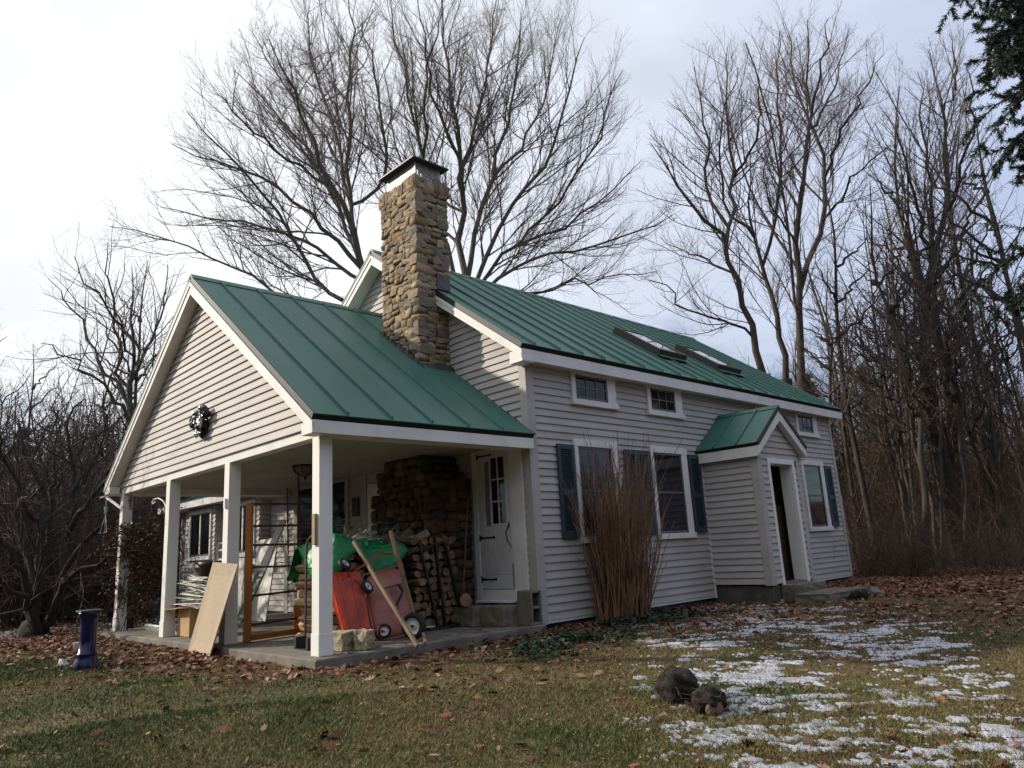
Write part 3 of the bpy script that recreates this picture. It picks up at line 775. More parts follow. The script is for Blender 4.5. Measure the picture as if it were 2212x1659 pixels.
# ---- fireplace back wall under the porch roof (wider than the stack above)
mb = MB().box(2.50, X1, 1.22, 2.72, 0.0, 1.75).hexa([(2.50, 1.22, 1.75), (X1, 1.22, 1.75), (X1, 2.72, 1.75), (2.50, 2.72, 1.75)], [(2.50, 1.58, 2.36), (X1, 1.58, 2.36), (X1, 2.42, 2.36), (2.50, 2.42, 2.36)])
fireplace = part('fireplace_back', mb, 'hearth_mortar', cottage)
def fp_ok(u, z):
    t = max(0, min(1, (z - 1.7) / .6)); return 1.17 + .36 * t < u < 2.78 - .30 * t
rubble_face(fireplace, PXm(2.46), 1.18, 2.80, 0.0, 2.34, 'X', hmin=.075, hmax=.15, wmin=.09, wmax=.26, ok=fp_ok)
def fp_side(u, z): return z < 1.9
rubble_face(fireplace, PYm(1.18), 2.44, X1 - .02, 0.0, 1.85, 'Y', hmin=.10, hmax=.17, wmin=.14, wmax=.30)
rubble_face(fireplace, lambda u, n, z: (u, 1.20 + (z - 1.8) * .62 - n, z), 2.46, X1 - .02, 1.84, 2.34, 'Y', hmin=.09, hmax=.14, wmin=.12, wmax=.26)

# ---- white plank door on the porch
PD = PXm(X1)
mb = MB(); slab(mb, PD, .98, 1.085, 0, .05, .27, 2.37); slab(mb, PD, .05, .305, 0, .05, .27, 2.37); slab(mb, PD, .305, .98, 0, .05, 2.315, 2.37)
door = part('door', mb, 'trim', cottage, bevel=.004)
mb = MB(); slab(mb, PD, .31, .975, .02, .038, .43, 2.31)
M['door_white'] = mat('old_door_paint', (0.60, 0.60, 0.585), 0.6, (0.48, 0.47, 0.455), 4, 0.2, 20, lo=.5, hi=.75)
part('leaf', mb, 'door_white', door)
mb = MB(); slab(mb, PD, .27, 1.0, .02, .07, .28, .425); part('threshold', mb, 'trim', door, bevel=.004)
mb = MB(); slab(mb, PD, .28, .99, .05, .16, .26, .285); part('sill', mb, 'trim', door, bevel=.004)
wy0, wy1, wz0, wz1 = .40, .68, 1.30, 2.21
mb = MB()
for (a, b, c, d) in ((wy0 - .03, wy0, wz0 - .03, wz1 + .03), (wy1, wy1 + .03, wz0 - .03, wz1 + .03), (wy0, wy1, wz0 - .03, wz0), (wy0, wy1, wz1, wz1 + .03), ((wy0 + wy1) / 2 - .01, (wy0 + wy1) / 2 + .01, wz0, wz1)): slab(mb, PD, a, b, .038, .052, c, d)
for i in (1, 2): q = wz0 + (wz1 - wz0) * i / 3; slab(mb, PD, wy0, wy1, .038, .0515, q - .01, q + .01)
part('glazing_bar', mb, 'door_white', door)
for i in range(3):
    for j in range(2):
        a = wy0 + (wy1 - wy0) * j / 2; c = wz0 + (wz1 - wz0) * i / 3
        mb = MB(); slab(mb, PD, a, a + (wy1 - wy0) / 2, .036, .042, c, c + (wz1 - wz0) / 3); part('pane', mb, 'glass', door)
# worn strip with ragged edge beside the panes
pts = [(wy1 + .03, wz0 - .02)] + [(wy1 + .14 + random.uniform(-.012, .012), z) for z in np.linspace(wz0 - .02, wz1 - .05, 14)] + [(wy1 + .03, wz1 - .02)]
M['worn'] = mat('bare_grey_wood', (0.22, 0.22, 0.22), 0.9, (0.15, 0.15, 0.15), 8)
part('bare_strip', MB().prism([PD(u, .0385, z) for u, z in pts], (-.002, 0, 0)), 'worn', door)
for z in (2.26, 1.12, .56):
    mb = MB().prism([PD(.975, .039, z - .045), PD(.975, .039, z + .05), PD(.955, .039, z + .035), PD(.93, .039, z + .014), PD(.70, .039, z + .010), PD(.67, .039, z + .022), PD(.655, .039, z), PD(.67, .039, z - .016), PD(.70, .039, z - .008), PD(.93, .039, z - .010)], (-.012, 0, 0))
    part('strap_hinge', mb, 'black', door)
mb = MB().tube([PD(.37, .045, 1.30), PD(.365, .06, 1.24), PD(.385, .09, 1.17), PD(.375, .08, 1.08), PD(.345, .06, 1.01), PD(.34, .045, .97)], [.006, .010, .009, .009, .007, .004], 6)
mb.prism([PD(.35, .039, 1.24), PD(.39, .039, 1.24), PD(.385, .039, 1.29), PD(.37, .039, 1.32), PD(.355, .039, 1.29)], (-.008, 0, 0))
part('handle', mb, 'black', door)
M['worn_light'] = mat('faint_groove', (0.44, 0.43, 0.41), 0.8)
for (a, b, c, d) in ((.40, .62, .64, 1.12), (.88, .62, .64, 1.12), (.40, 1.12, .52, .90), (.88, 1.12, .76, .90)):
    part('brace', MB().bar(PD(a, .0395, b), PD(c, .0395, d), .010, .004, up=(1, 0, 0)), 'worn_light', door)
part('brace', MB().bar(PD(.88, .0395, .62), PD(.40, .0395, .62), .010, .004, up=(1, 0, 0)), 'worn_light', door)
mb = MB(); slab(mb, PD, .315, .34, .0385, .041, .45, .76); part('scuffed_edge', mb, 'worn', door)
mb = MB(); slab(mb, PD, .31, .975, .038, .0385, .428, .436); part('door_gap', mb, 'black', door)

# ---- wide dark glazed door
mb = MB(); slab(mb, PD, 6.33, 6.47, 0, .05, 0, 2.37); slab(mb, PD, 4.47, 4.58, 0, .05, 0, 2.37); slab(mb, PD, 4.47, 6.47, 0, .048, 2.30, 2.355)
gd = part('glazed_door', mb, 'siding', cottage, bevel=.003)
mb = MB(); slab(mb, PD, 5.44, 5.48, .03, .05, .02, 2.30); slab(mb, PD, 4.58, 6.33, .03, .046, 1.62, 1.64); slab(mb, PD, 4.58, 6.33, .03, .05, 0, .08); part('door_frame', mb, 'inner_sash', gd)
for a, b in ((4.58, 5.44), (5.48, 6.33)):
    mb = MB(); slab(mb, PD, a, b, .029, .034, .08, 2.30); part('pane', mb, 'glass', gd)
mb = MB(); slab(mb, PD, 3.87, 4.0, 0, .05, 0, 2.37); slab(mb, PD, 2.75, 3.87, 0, .036, 2.18, 2.34)
part('trim_board', mb, 'siding', cottage)
pts = [(3.86, 0)] + [(2.78 + random.uniform(-.04, .04), z) for z in np.linspace(0, 2.1, 16)] + [(3.86, 2.17)]
part('scribed_board', MB().prism([PD(u, .029, z) for u, z in pts], (-.010, 0, 0)), 'trim', cottage)
plaque = part('plaque', MB().box(X1 - .05, X1 - .028, 4.13, 4.35, 1.66, 1.98), 'black', cottage, bevel=.006, label='dark plaque with pale flower relief')
mb = MB()
for (a, b, r) in ((4.25, 1.88, .022), (4.22, 1.80, .026), (4.27, 1.76, .02), (4.24, 1.71, .018)):
    mb.lathe([(r, 0), (r * .6, .008), (0, .012)], PD(a, .05, b), 7, axis=(-1, 0, 0))
part('flower_relief', mb, 'slate', plaque)

# ---- entry vestibule on the long wall
VX0, VX1, VY = 7.20, 8.62, -1.13
VZ0, VZT = 0.19, 2.20
VXC = (VX0 + VX1) / 2
vest = part('entry_wall', MB().box(VX0 + .001, VX0 + .10, VY + .12, Y0 - .03, VZ0, VZT).box(VX1 - .10, VX1 - .001, VY + .12, Y0 - .03, VZ0, VZT), 'inner_wall', cottage)
siding(vest, PXm(VX0), VZ0, VZT + .1, lambda z: [(VY + .10, Y0 - .03)])
DX0, DX1, DZ = 7.56, 8.36, 2.11
mb = MB().box(VX0 + .001, DX0, VY + .001, VY + .11, VZ0, VZT).box(DX1, VX1 - .001, VY + .001, VY + .11, VZ0, VZT).box(DX0, DX1, VY + .001, VY + .11, DZ, VZT)
vfront = part('entry_front_wall', mb, 'inner_wall', cottage)
vsl = (3.03 - 2.40) / (VXC - 7.07)
def vtop(u): return 2.40 + vsl * (min(u, 2 * VXC - u) - 7.07) - .10
def vspan(z):
    if z < DZ + .05: return [(VX0 + .10, DX0 - .05), (DX1 + .05, VX1 - .08)]
    if z < 2.20: return [(VX0 + .10, VX1 - .08)]
    h = (z + .10 - 2.40) / vsl + 7.07
    return [(max(VX0, h), min(VX1, 2 * VXC - h))]
siding(vfront, PYm(VY), VZ0, 2.90, vspan)
poly = [(VX0 + .01, VY + .002, 2.2)] + [(u, VY + .002, vtop(u)) for u in np.linspace(VX0 + .01, VX1 - .01, 15)] + [(VX1 - .01, VY + .002, 2.2)]
part('entry_gable', MB().prism(poly, (0, .08, 0)), 'inner_wall', vfront)
mb = MB(); slab(mb, PYm(VY), VX0 - .001, VX0 + .10, 0, .034, VZ0 - .02, 2.22); slab(mb, PXm(VX0), VY - .034, VY + .10, 0.001, .0335, VZ0 - .02, 2.22)
part('corner_board', mb, 'siding', vest, bevel=.003)
mb = MB(); slab(mb, PYm(VY), VX1 - .09, VX1 + .01, 0, .03, VZ0 - .02, 2.22); part('corner_board', mb, 'siding', vest, bevel=.003)
mb = MB(); slab(mb, PXm(VX0), Y0 - .055, Y0 - .02, 0, .022, -.02, 2.3); part('channel_strip', mb, 'trim', vest)
mb = MB(); PV = PYm(VY)
slab(mb, PV, DX0 - .06, DX0 + .012, 0, .036, VZ0 - .03, DZ + .075); slab(mb, PV, DX1 - .012, DX1 + .075, 0, .036, VZ0 - .03, DZ + .075); slab(mb, PV, DX0 + .012, DX1 - .012, 0, .0355, DZ - .012, DZ + .074)
slab(mb, PV, DX0 + .001, DX0 + .015, -.20, -.001, VZ0 - .03, DZ - .001); slab(mb, PV, DX1 - .015, DX1 - .001, -.20, -.001, VZ0 - .03, DZ - .001); slab(mb, PV, DX0 + .015, DX1 - .015, -.20, -.001, DZ - .015, DZ - .001)
entry = part('door_frame', mb, 'post', cottage, bevel=.003)
mb = MB().box(DX0, DX1, VY - .02, VY + .14, VZ0 - .05, VZ0); part('threshold', mb, 'brown_step', entry)
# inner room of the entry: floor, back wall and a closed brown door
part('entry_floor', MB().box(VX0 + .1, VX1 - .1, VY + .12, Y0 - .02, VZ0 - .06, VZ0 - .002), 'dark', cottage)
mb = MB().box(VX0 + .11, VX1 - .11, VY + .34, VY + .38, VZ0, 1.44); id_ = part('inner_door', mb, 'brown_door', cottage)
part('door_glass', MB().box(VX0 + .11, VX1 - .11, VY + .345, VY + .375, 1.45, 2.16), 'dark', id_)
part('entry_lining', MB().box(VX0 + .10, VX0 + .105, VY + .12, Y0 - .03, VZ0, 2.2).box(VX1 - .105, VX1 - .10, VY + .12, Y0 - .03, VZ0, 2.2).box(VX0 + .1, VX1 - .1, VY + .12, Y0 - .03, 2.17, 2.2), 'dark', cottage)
# its roof (ridge runs out from the wall)
def vroof():
    xe, ze, xr, zr, ya, yb = 7.05, 2.405, VXC, 3.06, VY - .14, Y0 - .03
    for sg in (0, 1):
        f = (lambda x: x) if sg == 0 else (lambda x: 2 * xr - x)
        dx, dz = xr - xe, zr - ze; L = math.hypot(dx, dz)
        def pt(s, y, h): return (f(xe + dx * s - dz / L * h), y, ze + dz * s + dx / L * h)
        def sb(s0, s1, y0, y1, h0, h1): return MB().hexa([pt(s0, y0, h0), pt(s0, y1, h0), pt(s0, y1, h1), pt(s0, y0, h1)], [pt(s1, y0, h0), pt(s1, y1, h0), pt(s1, y1, h1), pt(s1, y0, h1)])
        deck = part('entry_roof', sb(0.01, 1, ya + .004, yb, -.05, 0), 'dark_edge', cottage)
        ys = [ya, ya + .38, ya + .80, yb]
        for a, b in zip(ys[:-1], ys[1:]): part('roof_panel', sb(-.01, .998, a, b - .001, .001, .012), 'green', deck)
        for r in ys[1:-1]: part('roof_seam', sb(-.005, .995, r - .012, r + .012, .010, .042), 'green', deck)
        # fascia under the eave and rake board at the front
        mb = MB().box(min(f(xe + .02), f(xe + .045)), max(f(xe + .02), f(xe + .045)), ya + .03, yb, 2.19, 2.355); part('fascia', mb, 'trim', cottage, bevel=.003)
        mb = MB().box(min(f(xe + .045), f(VX0 + .0)), max(f(xe + .045), f(VX0 + .0)), ya + .03, yb, 2.20, 2.215); part('soffit', mb, 'trim', cottage)
        k = dz / dx; zl = lambda x: ze + k * (x - xe) - .062; wv = .14
        a = [(f(xe + .02), ya + .002, zl(xe + .02)), (f(xr), ya + .002, zl(xr)), (f(xr), ya + .002, zl(xr) - wv * 1.25), (f(xe + .02), ya + .002, zl(xe + .02) - wv)]
        part('rake_board', MB().prism(a, (0, .028, 0)), 'trim', cottage, bevel=.003)
        a = [(f(xe + .05), ya + .03, zl(xe + .05) - wv * .95), (f(xr), ya + .03, zl(xr) - wv * 1.15), (f(xr), ya + .03, zl(xr) - wv * .9), (f(xe + .05), ya + .03, zl(xe + .05) - wv * .85)]
        part('rake_soffit', MB().prism(a, (0, .08, 0)), 'trim', cottage)
        part('edge_trim', sb(0, 1, ya - .012, ya + .015, -.045, .02), 'dark_edge', deck)
vroof()
part('ridge_cap', MB().prism([(VXC - .07, VY - .15, 3.035), (VXC, VY - .15, 3.10), (VXC + .07, VY - .15, 3.035), (VXC, VY - .15, 3.065)], (0, Y0 - .03 - VY + .15, 0)), 'green', cottage)
part('foundation', MB().box(VX0 + .02, VX1 - .02, VY + .01, Y0 + .04, -.5, VZ0 - .02), 'foundation', cottage, bevel=.01)

# ---- rear wing beyond the porch, with two box bays
WX = 3.10
mb = MB().box(WX, WX + .12, YL + .02, 12.55, -.1, 2.40).box(WX + .121, 7.5, 12.43, 12.55, -.1, 2.40)
wing = part('wing_wall', mb, 'inner_wall', cottage)
siding(wing, PXm(WX), .02, 2.38, lambda z: [(YL + .04, 12.45)])
part('corner_board', MB().box(WX - .03, WX, 12.45, 12.57, 0, 2.38), 'siding', wing)
part('downspout', MB().tube([(WX - .06, 12.66, 2.3), (WX - .06, 12.66, .1)], .03, 8), 'trim', wing)
for (ya, yb) in ((7.58, 9.12), (9.84, 11.6)):
    mb = MB().box(2.86, WX, ya, yb, .98, 2.32)
    bay = part('window_bay', mb, 'inner_wall', cottage)
    siding(bay, PXm(2.86), 1.0, 2.31, lambda z: [(ya + .0, yb - .0)])
    for sgnn, yy in ((1, ya),):
        PYs = PYm(yy)
        siding(bay, PYs, 1.0, 2.31, lambda z: [(2.86, WX)])
    window(bay, PXm(2.86 - .0), ya + .16, yb - .30 if ya > 9 else yb - .2, 1.14, 2.24, .07, 'casement', head=.07)
    part('bay_sill', MB().box(2.82, WX, ya - .03, yb + .03, .95, .999), 'trim', bay)
mb = MB()
sl = .30
mb.hexa([(2.58, YL + .2, 2.44), (2.58, 12.8, 2.44), (2.58, 12.8, 2.47), (2.58, YL + .2, 2.47)], [(6.0, YL + .2, 2.44 + 3.42 * sl), (6.0, 12.8, 2.44 + 3.42 * sl), (6.0, 12.8, 2.47 + 3.42 * sl), (6.0, YL + .2, 2.47 + 3.42 * sl)])
wr = part('wing_roof', mb, 'green', cottage)
for i in range(11):
    y = YL + .45 + i * .565
    part('roof_seam', MB().hexa([(2.57, y - .014, 2.471), (2.57, y + .014, 2.471), (2.57, y + .014, 2.505), (2.57, y - .014, 2.505)], [(6, y - .014, 2.471 + 3.42 * sl), (6, y + .014, 2.471 + 3.42 * sl), (6, y + .014, 2.505 + 3.42 * sl), (6, y - .014, 2.505 + 3.42 * sl)]), 'green', wr)
part('fascia', MB().box(2.56, 2.585, YL + .2, 12.8, 2.31, 2.45), 'trim', cottage, bevel=.003)
part('soffit', MB().box(2.586, WX, YL + .2, 12.8, 2.33, 2.35), 'trim', cottage)
mb = MB().hexa([(6.0, YL, 2.4), (7.5, YL, 2.4), (7.5, 12.7, 2.4), (6.0, 12.7, 2.4)], [(6.0, YL, 3.45), (7.5, YL, 3.0), (7.5, 12.7, 3.0), (6.0, 12.7, 3.45)])
part('wing_rear', mb, 'siding', cottage)

# ================================================================== things on and around the porch
def P3(*a, **k): return tuple(float(q) for q in at(*a, **k))

# hand truck beside the corner post
hx = .30
ht = root('hand_truck', (hx, .75, 0), 'black steel hand truck with hooped handle standing next to the corner post', 'hand truck')
mb = MB(); zt = 1.19
l0, l1 = (hx + .02, .895, .06), (hx + .02, .62, .06)
t0, t1 = (hx + .10, 1.02, zt - .10), (hx + .10, .76, zt - .13)
mb.tube([l0, t0, (hx + .10, 1.0, zt - .02), (hx + .11, .93, zt + .03), (hx + .11, .84, zt + .02), (hx + .10, .78, zt - .04), t1, l1], .014, 8)
part('rail', mb, 'rust', ht)
for f in (.25, .42, .60, .78):
    a = [l0[i] + (t0[i] - l0[i]) * f for i in range(3)]; b = [l1[i] + (t1[i] - l1[i]) * f for i in range(3)]
    mid = [(a[i] + b[i]) / 2 for i in range(3)]; mid[0] += .05
    part('crossbar', MB().tube([a, mid, b], .007, 6), 'black', ht)
part('toe_plate', MB().box(hx - .10, hx + .04, .60, .92, .0, .012), 'black', ht)
for y in (.60, .87): part('foot', MB().box(hx - .10, hx + .03, y, y + .055, .012, .13), 'black', ht, bevel=.005)

# split logs: shared meshes, one object per log
LOGM = {}
def log_mesh(kind, k):
    key = (kind, k)
    if key in LOGM: return LOGM[key]
    rr = random.Random(k * 7 + len(kind)); sh = k % 4
    if sh == 0: an = [0, 75, 150, 180, 270]; rad = [.06, .075, .055, .05, .045]
    elif sh == 1: an = [10, 90, 170, 230, 300]; rad = [.07, .05, .07, .06, .055]
    elif sh == 2: an = [0, 60, 120, 180, 240, 300]; rad = [.058] * 6
    else: an = [20, 110, 200, 250, 320]; rad = [.065, .06, .062, .07, .05]
    poly = [(0, math.cos(math.radians(a)) * r * rr.uniform(.85, 1.15), math.sin(math.radians(a)) * r * rr.uniform(.8, 1.05)) for a, r in zip(an, rad)]
    L = rr.uniform(.38, .44)
    mb = MB(); n = len(poly)
    vs = poly + [(L, y * rr.uniform(.85, 1.1), z * rr.uniform(.85, 1.1)) for _, y, z in poly]
    mb.add(vs, [(i, (i + 1) % n, n + (i + 1) % n, n + i) for i in range(n)], 1)
    mb.add(vs, [tuple(range(n))[::-1], tuple(range(n, 2 * n))], 0)
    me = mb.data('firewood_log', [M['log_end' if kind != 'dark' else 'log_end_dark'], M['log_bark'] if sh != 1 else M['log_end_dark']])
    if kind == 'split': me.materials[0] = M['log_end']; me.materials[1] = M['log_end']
    LOGM[key] = me; return me
def stack(x0, x1, y, z0, z1, kind, label, group, dx=.118, dz=.10):
    """rows of logs lying along y, their cut ends towards the lawn"""
    z = z0 + .05; row = 0
    while z < z1:
        x = x0 + .05 + (row % 2) * .035
        while x < x1:
            o = link('firewood_log', log_mesh(kind, random.randrange(12)), None, (x + random.uniform(-.015, .015), y + random.uniform(-.05, .04), z + random.uniform(-.008, .008)))
            o.rotation_euler = (random.uniform(-.6, .6) + random.choice((0, math.pi)), random.uniform(-.03, .03), math.pi / 2 + random.uniform(-.06, .06))
            o.scale = (1, random.uniform(.95, 1.25), random.uniform(.85, 1.05))
            tag(o, label, 'firewood', group)
            x += dx * random.uniform(.9, 1.1)
        z += dz; row += 1
stack(.70, .80, .92, 0, 1.02, 'split', 'pale sunlit split log at the post end of the woodpile', 'pale split logs at the end of the woodpile')  # sunlit end gets the pale wood, rows in shade the darker copy
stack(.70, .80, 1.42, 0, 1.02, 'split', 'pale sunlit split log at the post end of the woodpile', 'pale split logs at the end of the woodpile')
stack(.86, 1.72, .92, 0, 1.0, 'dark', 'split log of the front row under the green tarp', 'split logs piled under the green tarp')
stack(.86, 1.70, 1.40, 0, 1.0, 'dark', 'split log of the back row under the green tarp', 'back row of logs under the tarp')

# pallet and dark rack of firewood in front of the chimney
stack(1.80, 2.46, .84, .06, 1.16, 'dark', 'shade-darkened split log in the tall rack before the fireplace', 'shade-darkened logs in the fireplace rack')
rack = root('firewood_rack', (1.95, 1.2, 0), 'dark steel firewood rack leaning before the stone fireplace', 'rack')
for (a, b) in ((P3(470 * .4822 / .4822 if False else 905, 1172, y=.80), P3(948, 1362, y=.80)), (P3(938, 1160, y=.78), P3(962, 1355, y=.80)), (P3(960, 1172, y=.76), P3(1000, 1340, y=.80))):
    part('upright', MB().bar(a, b, .045, .03), 'black', rack)
part('base_rail', MB().bar(P3(925, 1362, y=.80), P3(1010, 1345, y=.80), .05, .04), 'black', rack)
part('base_rail', MB().bar((1.95, .86, .04), (1.95, 1.68, .04), .05, .04), 'black', rack)
part('cross_rail', MB().bar(P3(880, 1195, y=.80), P3(960, 1170, y=.80), .03, .03), 'black', rack)
for i, (a, b, lab) in enumerate(((P3(822, 1187, x=1.72), P3(898, 1163, x=1.9), 'long pale plank end on top of the dark firewood rack'), (P3(858, 1174, x=1.95), P3(888, 1150, x=2.0), 'orange brown board tilted on top of the firewood rack'), (P3(884, 1172, x=1.85), P3(925, 1150, x=2.0), 'short grey timber block on top of the firewood rack'))):
    solo('board', MB().bar(a, b, .07, .09 if i != 1 else .12), 'plank' if i != 1 else 'log_end_dark', a, lab, 'board', bevel=.004)

# green tarp draped over the woodpile
nu, nv = 46, 34
TV = []; rr = random.Random(5)
for i in range(nu):
    for j in range(nv):
        u, v = i / (nu - 1), j / (nv - 1)
        x = .58 + 1.18 * u; y = .78 + 1.2 * v
        z = 1.10 + .06 * math.sin(u * 7 + v * 3) + .05 * math.sin(v * 11 + u * 2) + .035 * float(fbm(np.array([x * 3]), np.array([y * 3]), 1.7, 4)[0] - .5) * 4 + .05 * (float(fbm(np.array([x * 9 + y * 4]), np.array([y * 7]), 1.3, 3)[0]) - .5)
        e = min(u * 1.18, v * 1.2, (1 - v) * 1.2, (1 - u) * 1.18)
        drop = max(0, .14 - e) / .14
        hang = .22 + .12 * math.sin(9 * u + 2) * (v < .5) + .10 * math.sin(13 * v + 1)
        z -= hang * drop ** 1.4
        if u * 1.18 < .14: x += .05 * drop
        if v * 1.2 < .14: y += .08 * drop - .02
        TV.append((x, y, z + .01 * rr.uniform(-1, 1)))
tf = [(i * nv + j, (i + 1) * nv + j, (i + 1) * nv + j + 1, i * nv + j + 1) for i in range(nu - 1) for j in range(nv - 1)]
tarp = solo('tarp', MB().add(TV, tf), 'tarp', (1.2, 1.3, 1.0), 'crumpled bright green tarp draped over the woodpile', 'tarp', smooth=True)
sm = tarp.modifiers.new('thick', 'SOLIDIFY'); sm.thickness = .004
# loose wire netting on the tarp
mb = MB(); rr = random.Random(9)
for k in range(70):
    c = Vector((1.25 + rr.uniform(-.35, .5), 1.1 + rr.uniform(-.25, .4), 1.17))
    pts = [c]
    d = Vector((rr.uniform(-1, 1), rr.uniform(-1, 1), .3)).normalized()
    for q in range(6):
        d = (d + Vector((rr.uniform(-.6, .6), rr.uniform(-.6, .6), rr.uniform(-.5, .4)))).normalized(); c = c + d * .07; c.z = max(1.12, min(1.36, c.z)); pts.append(c.copy())
    mb.tube(pts, .0022, 3, cap=False)
solo('wire_netting', mb, 'wire', (1.2, 1.2, 1.15), 'tangled grey green wire netting lying on the tarp', 'netting')
solo('board', MB().bar(P3(746, 1178, x=1.5), P3(752, 1136, x=1.6), .12, .03), 'log_end_dark', P3(755, 1180, x=1.55), 'orange brown board end sticking up out of the netting', 'board', bevel=.003)

# wheels
def wheel(parent_root, name, c, axis, R, w, rimm='rim', tag_parts=True):
    ax = Vector(axis).normalized()
    ty = part(name, MB().lathe([(R * .62, -w / 2), (R * .85, -w / 2), (R * .97, -w * .35), (R, 0), (R * .97, w * .35), (R * .85, w / 2), (R * .62, w / 2), (R * .62, -w / 2)], c, 26, ax), 'tyre', parent_root, smooth=True)
    part('rim', MB().lathe([(0, w * .30), (R * .18, w * .32), (R * .22, w * .15), (R * .45, w * .10), (R * .60, w * .36), (R * .63, w * .40), (R * .63, -w * .35), (R * .4, -w * .2), (0, -w * .25)], c, 22, ax), rimm, ty, smooth=True)
    part('hub', MB().lathe([(0, w * .62), (R * .10, w * .60), (R * .10, w * .2)], c, 10, ax), 'black', ty)
    return ty

# red garden wagon standing on its end
wagon = root('garden_wagon', (.95, .55, 0), 'red orange garden wagon stood on end against the woodpile', 'wagon')
wBR, wBL = Vector(P3(806, 1387, y=.45)), Vector(P3(742, 1368, y=.60))
wTR, wTL = Vector(P3(778, 1234, y=.74)), Vector(P3(704, 1238, y=.86))
wnn = (wBR - wBL).cross(wTL - wBL).normalized()
if wnn.dot(Vector((-.6, -.8, 0))) < 0: wnn = -wnn
def wq(u, v, n=0): return (wBL * (1 - u) + wBR * u) * (1 - v) + (wTL * (1 - u) + wTR * u) * v + wnn * n
def ring(k, n, inset):
    o_ = []
    for (cu, cv, a0_) in ((1 - .10, 1 - .05, 0), (.10, 1 - .05, 90), (.10, .05, 180), (1 - .10, .05, 270)):
        for q in range(4):
            a = math.radians(a0_ + q * 30); u = cu + .10 * math.cos(a); v = cv + .05 * math.sin(a)
            o_.append(wq(.5 + (u - .5) * k, .5 + (v - .5) * (k * .5 + .5), n))
    return o_
r0_, r1_, r2_ = ring(.86, .085, 0), ring(1.0, -.04, 0), ring(1.08, -.045, 0)
n = len(r0_)
mb = MB().add(r0_ + r1_ + r2_, [tuple(range(n))] + [(i, (i + 1) % n, n + (i + 1) % n, n + i) for i in range(n)] + [(n + i, n + (i + 1) % n, 2 * n + (i + 1) % n, 2 * n + i) for i in range(n)])
part('bed', mb, 'red', wagon)
for u in (.30, .68): part('rib', MB().bar(wq(u, .05, .09), wq(u, .95, .09), .03, .012, up=tuple(wnn)), 'red', wagon)
for (cx_, cy_, yy, ax_) in ((784, 1377, .36, (-.45, -.85, .15)), (830, 1363, .47, (-.55, -.8, .1)), (744, 1219, .64, (.35, -.75, .75)), (793, 1268, .56, (.30, -.85, .55))):
    c_ = Vector(P3(cx_, cy_, y=yy)); wheel(wagon, 'wheel', c_, ax_, .083, .052)
    tgt = wq(.62, .10 if cy_ > 1300 else .88, .08)
    part('axle', MB().bar(c_, tgt, .018, .018), 'red', wagon)
part('axle_bracket', MB().hexa([wq(.72, .04, .09), wq(.95, .04, .09), wq(.95, .16, .09), wq(.72, .16, .09)], [wq(.85, .06, .15), wq(.97, .06, .15), wq(.97, .12, .15), wq(.85, .12, .15)]), 'red', wagon)
part('handle', MB().tube([P3(738, 1252, y=.70), P3(825, 1195, y=.66)], .011, 8).tube([P3(817, 1190, y=.66), P3(825, 1195, y=.66), P3(846, 1197, y=.66)], .010, 6), 'red', wagon)

# faded red wheelbarrow stood on its end, wheel to the floor
wb = root('wheelbarrow', (1.45, .55, 0), 'faded pink wheelbarrow tipped up on end beside the red wagon', 'wheelbarrow')
c0 = [P3(781, 1243, y=.80), P3(869, 1219, y=.76), P3(898, 1368, y=.50), P3(812, 1386, y=.54)]
A, B_, C_, D_ = [Vector(q) for q in c0]
nrm = (B_ - A).cross(D_ - A).normalized()
if nrm.dot(Vector((-1, -1, 0))) < 0: nrm = -nrm
def quad_uv(u, v): return (A * (1 - u) + B_ * u) * (1 - v) + (D_ * (1 - u) + C_ * u) * v
mb = MB(); nb = 14; TVv = []
for i in range(nb):
    for j in range(nb):
        u, v = i / (nb - 1), j / (nb - 1)
        # rounded-rectangle outline: squeeze corners
        uu, vv = u * 2 - 1, v * 2 - 1
        k = 1 - .055 * max(0, abs(uu) - .45) * max(0, abs(vv) - .6) / .22 * 3
        p = quad_uv((uu * k + 1) / 2, (vv * k + 1) / 2)
        dome = (1 - abs(uu) ** 3) * (1 - abs(vv) ** 3)
        TVv.append(tuple(p + nrm * (.09 * dome)))
mb.add(TVv, [(i * nb + j, (i + 1) * nb + j, (i + 1) * nb + j + 1, i * nb + j + 1) for i in range(nb - 1) for j in range(nb - 1)])
tray = part('tray', mb, 'pink', wb, smooth=True)
tray.modifiers.new('thick', 'SOLIDIFY').thickness = .006
edge = [quad_uv(u, v) for u, v in ((.06, 0), (.94, 0), (1, .05), (1, .95), (.94, 1), (.06, 1), (0, .95), (0, .05), (.06, 0))]
part('rolled_edge', MB().tube(edge, .010, 6), 'pink', wb)
h1a, h1b = P3(831, 1148, x=1.30), P3(884, 1355, x=1.02)
h2a, h2b = P3(768, 1166, x=1.20), P3(902, 1398, x=.92)
part('handle', MB().bar(P3(844, 1147, y=.60), P3(893, 1325, y=.38), .038, .048), 'handle_wood', wb, bevel=.006)
part('handle', MB().bar(P3(764, 1169, y=.56), P3(902, 1396, z=.02), .036, .046), 'handle_wood', wb, bevel=.006)
part('leg', MB().bar(P3(829, 1272, y=.52), P3(861, 1263, y=.52), .02, .02).bar(P3(861, 1263, y=.52), P3(870, 1277, y=.52), .03, .02).bar(P3(870, 1277, y=.52), P3(854, 1314, y=.52), .025, .02), 'purple_steel', wb)
part('leg', MB().bar(P3(861, 1263, y=.52), P3(888, 1256, y=.56), .012, .012).bar(P3(849, 1308, y=.52), P3(858, 1317, y=.52), .04, .03), 'purple_steel', wb)
wheel(wb, 'wheel', P3(894, 1352, z=.15), (-.90, -.42, .02), .150, .085)
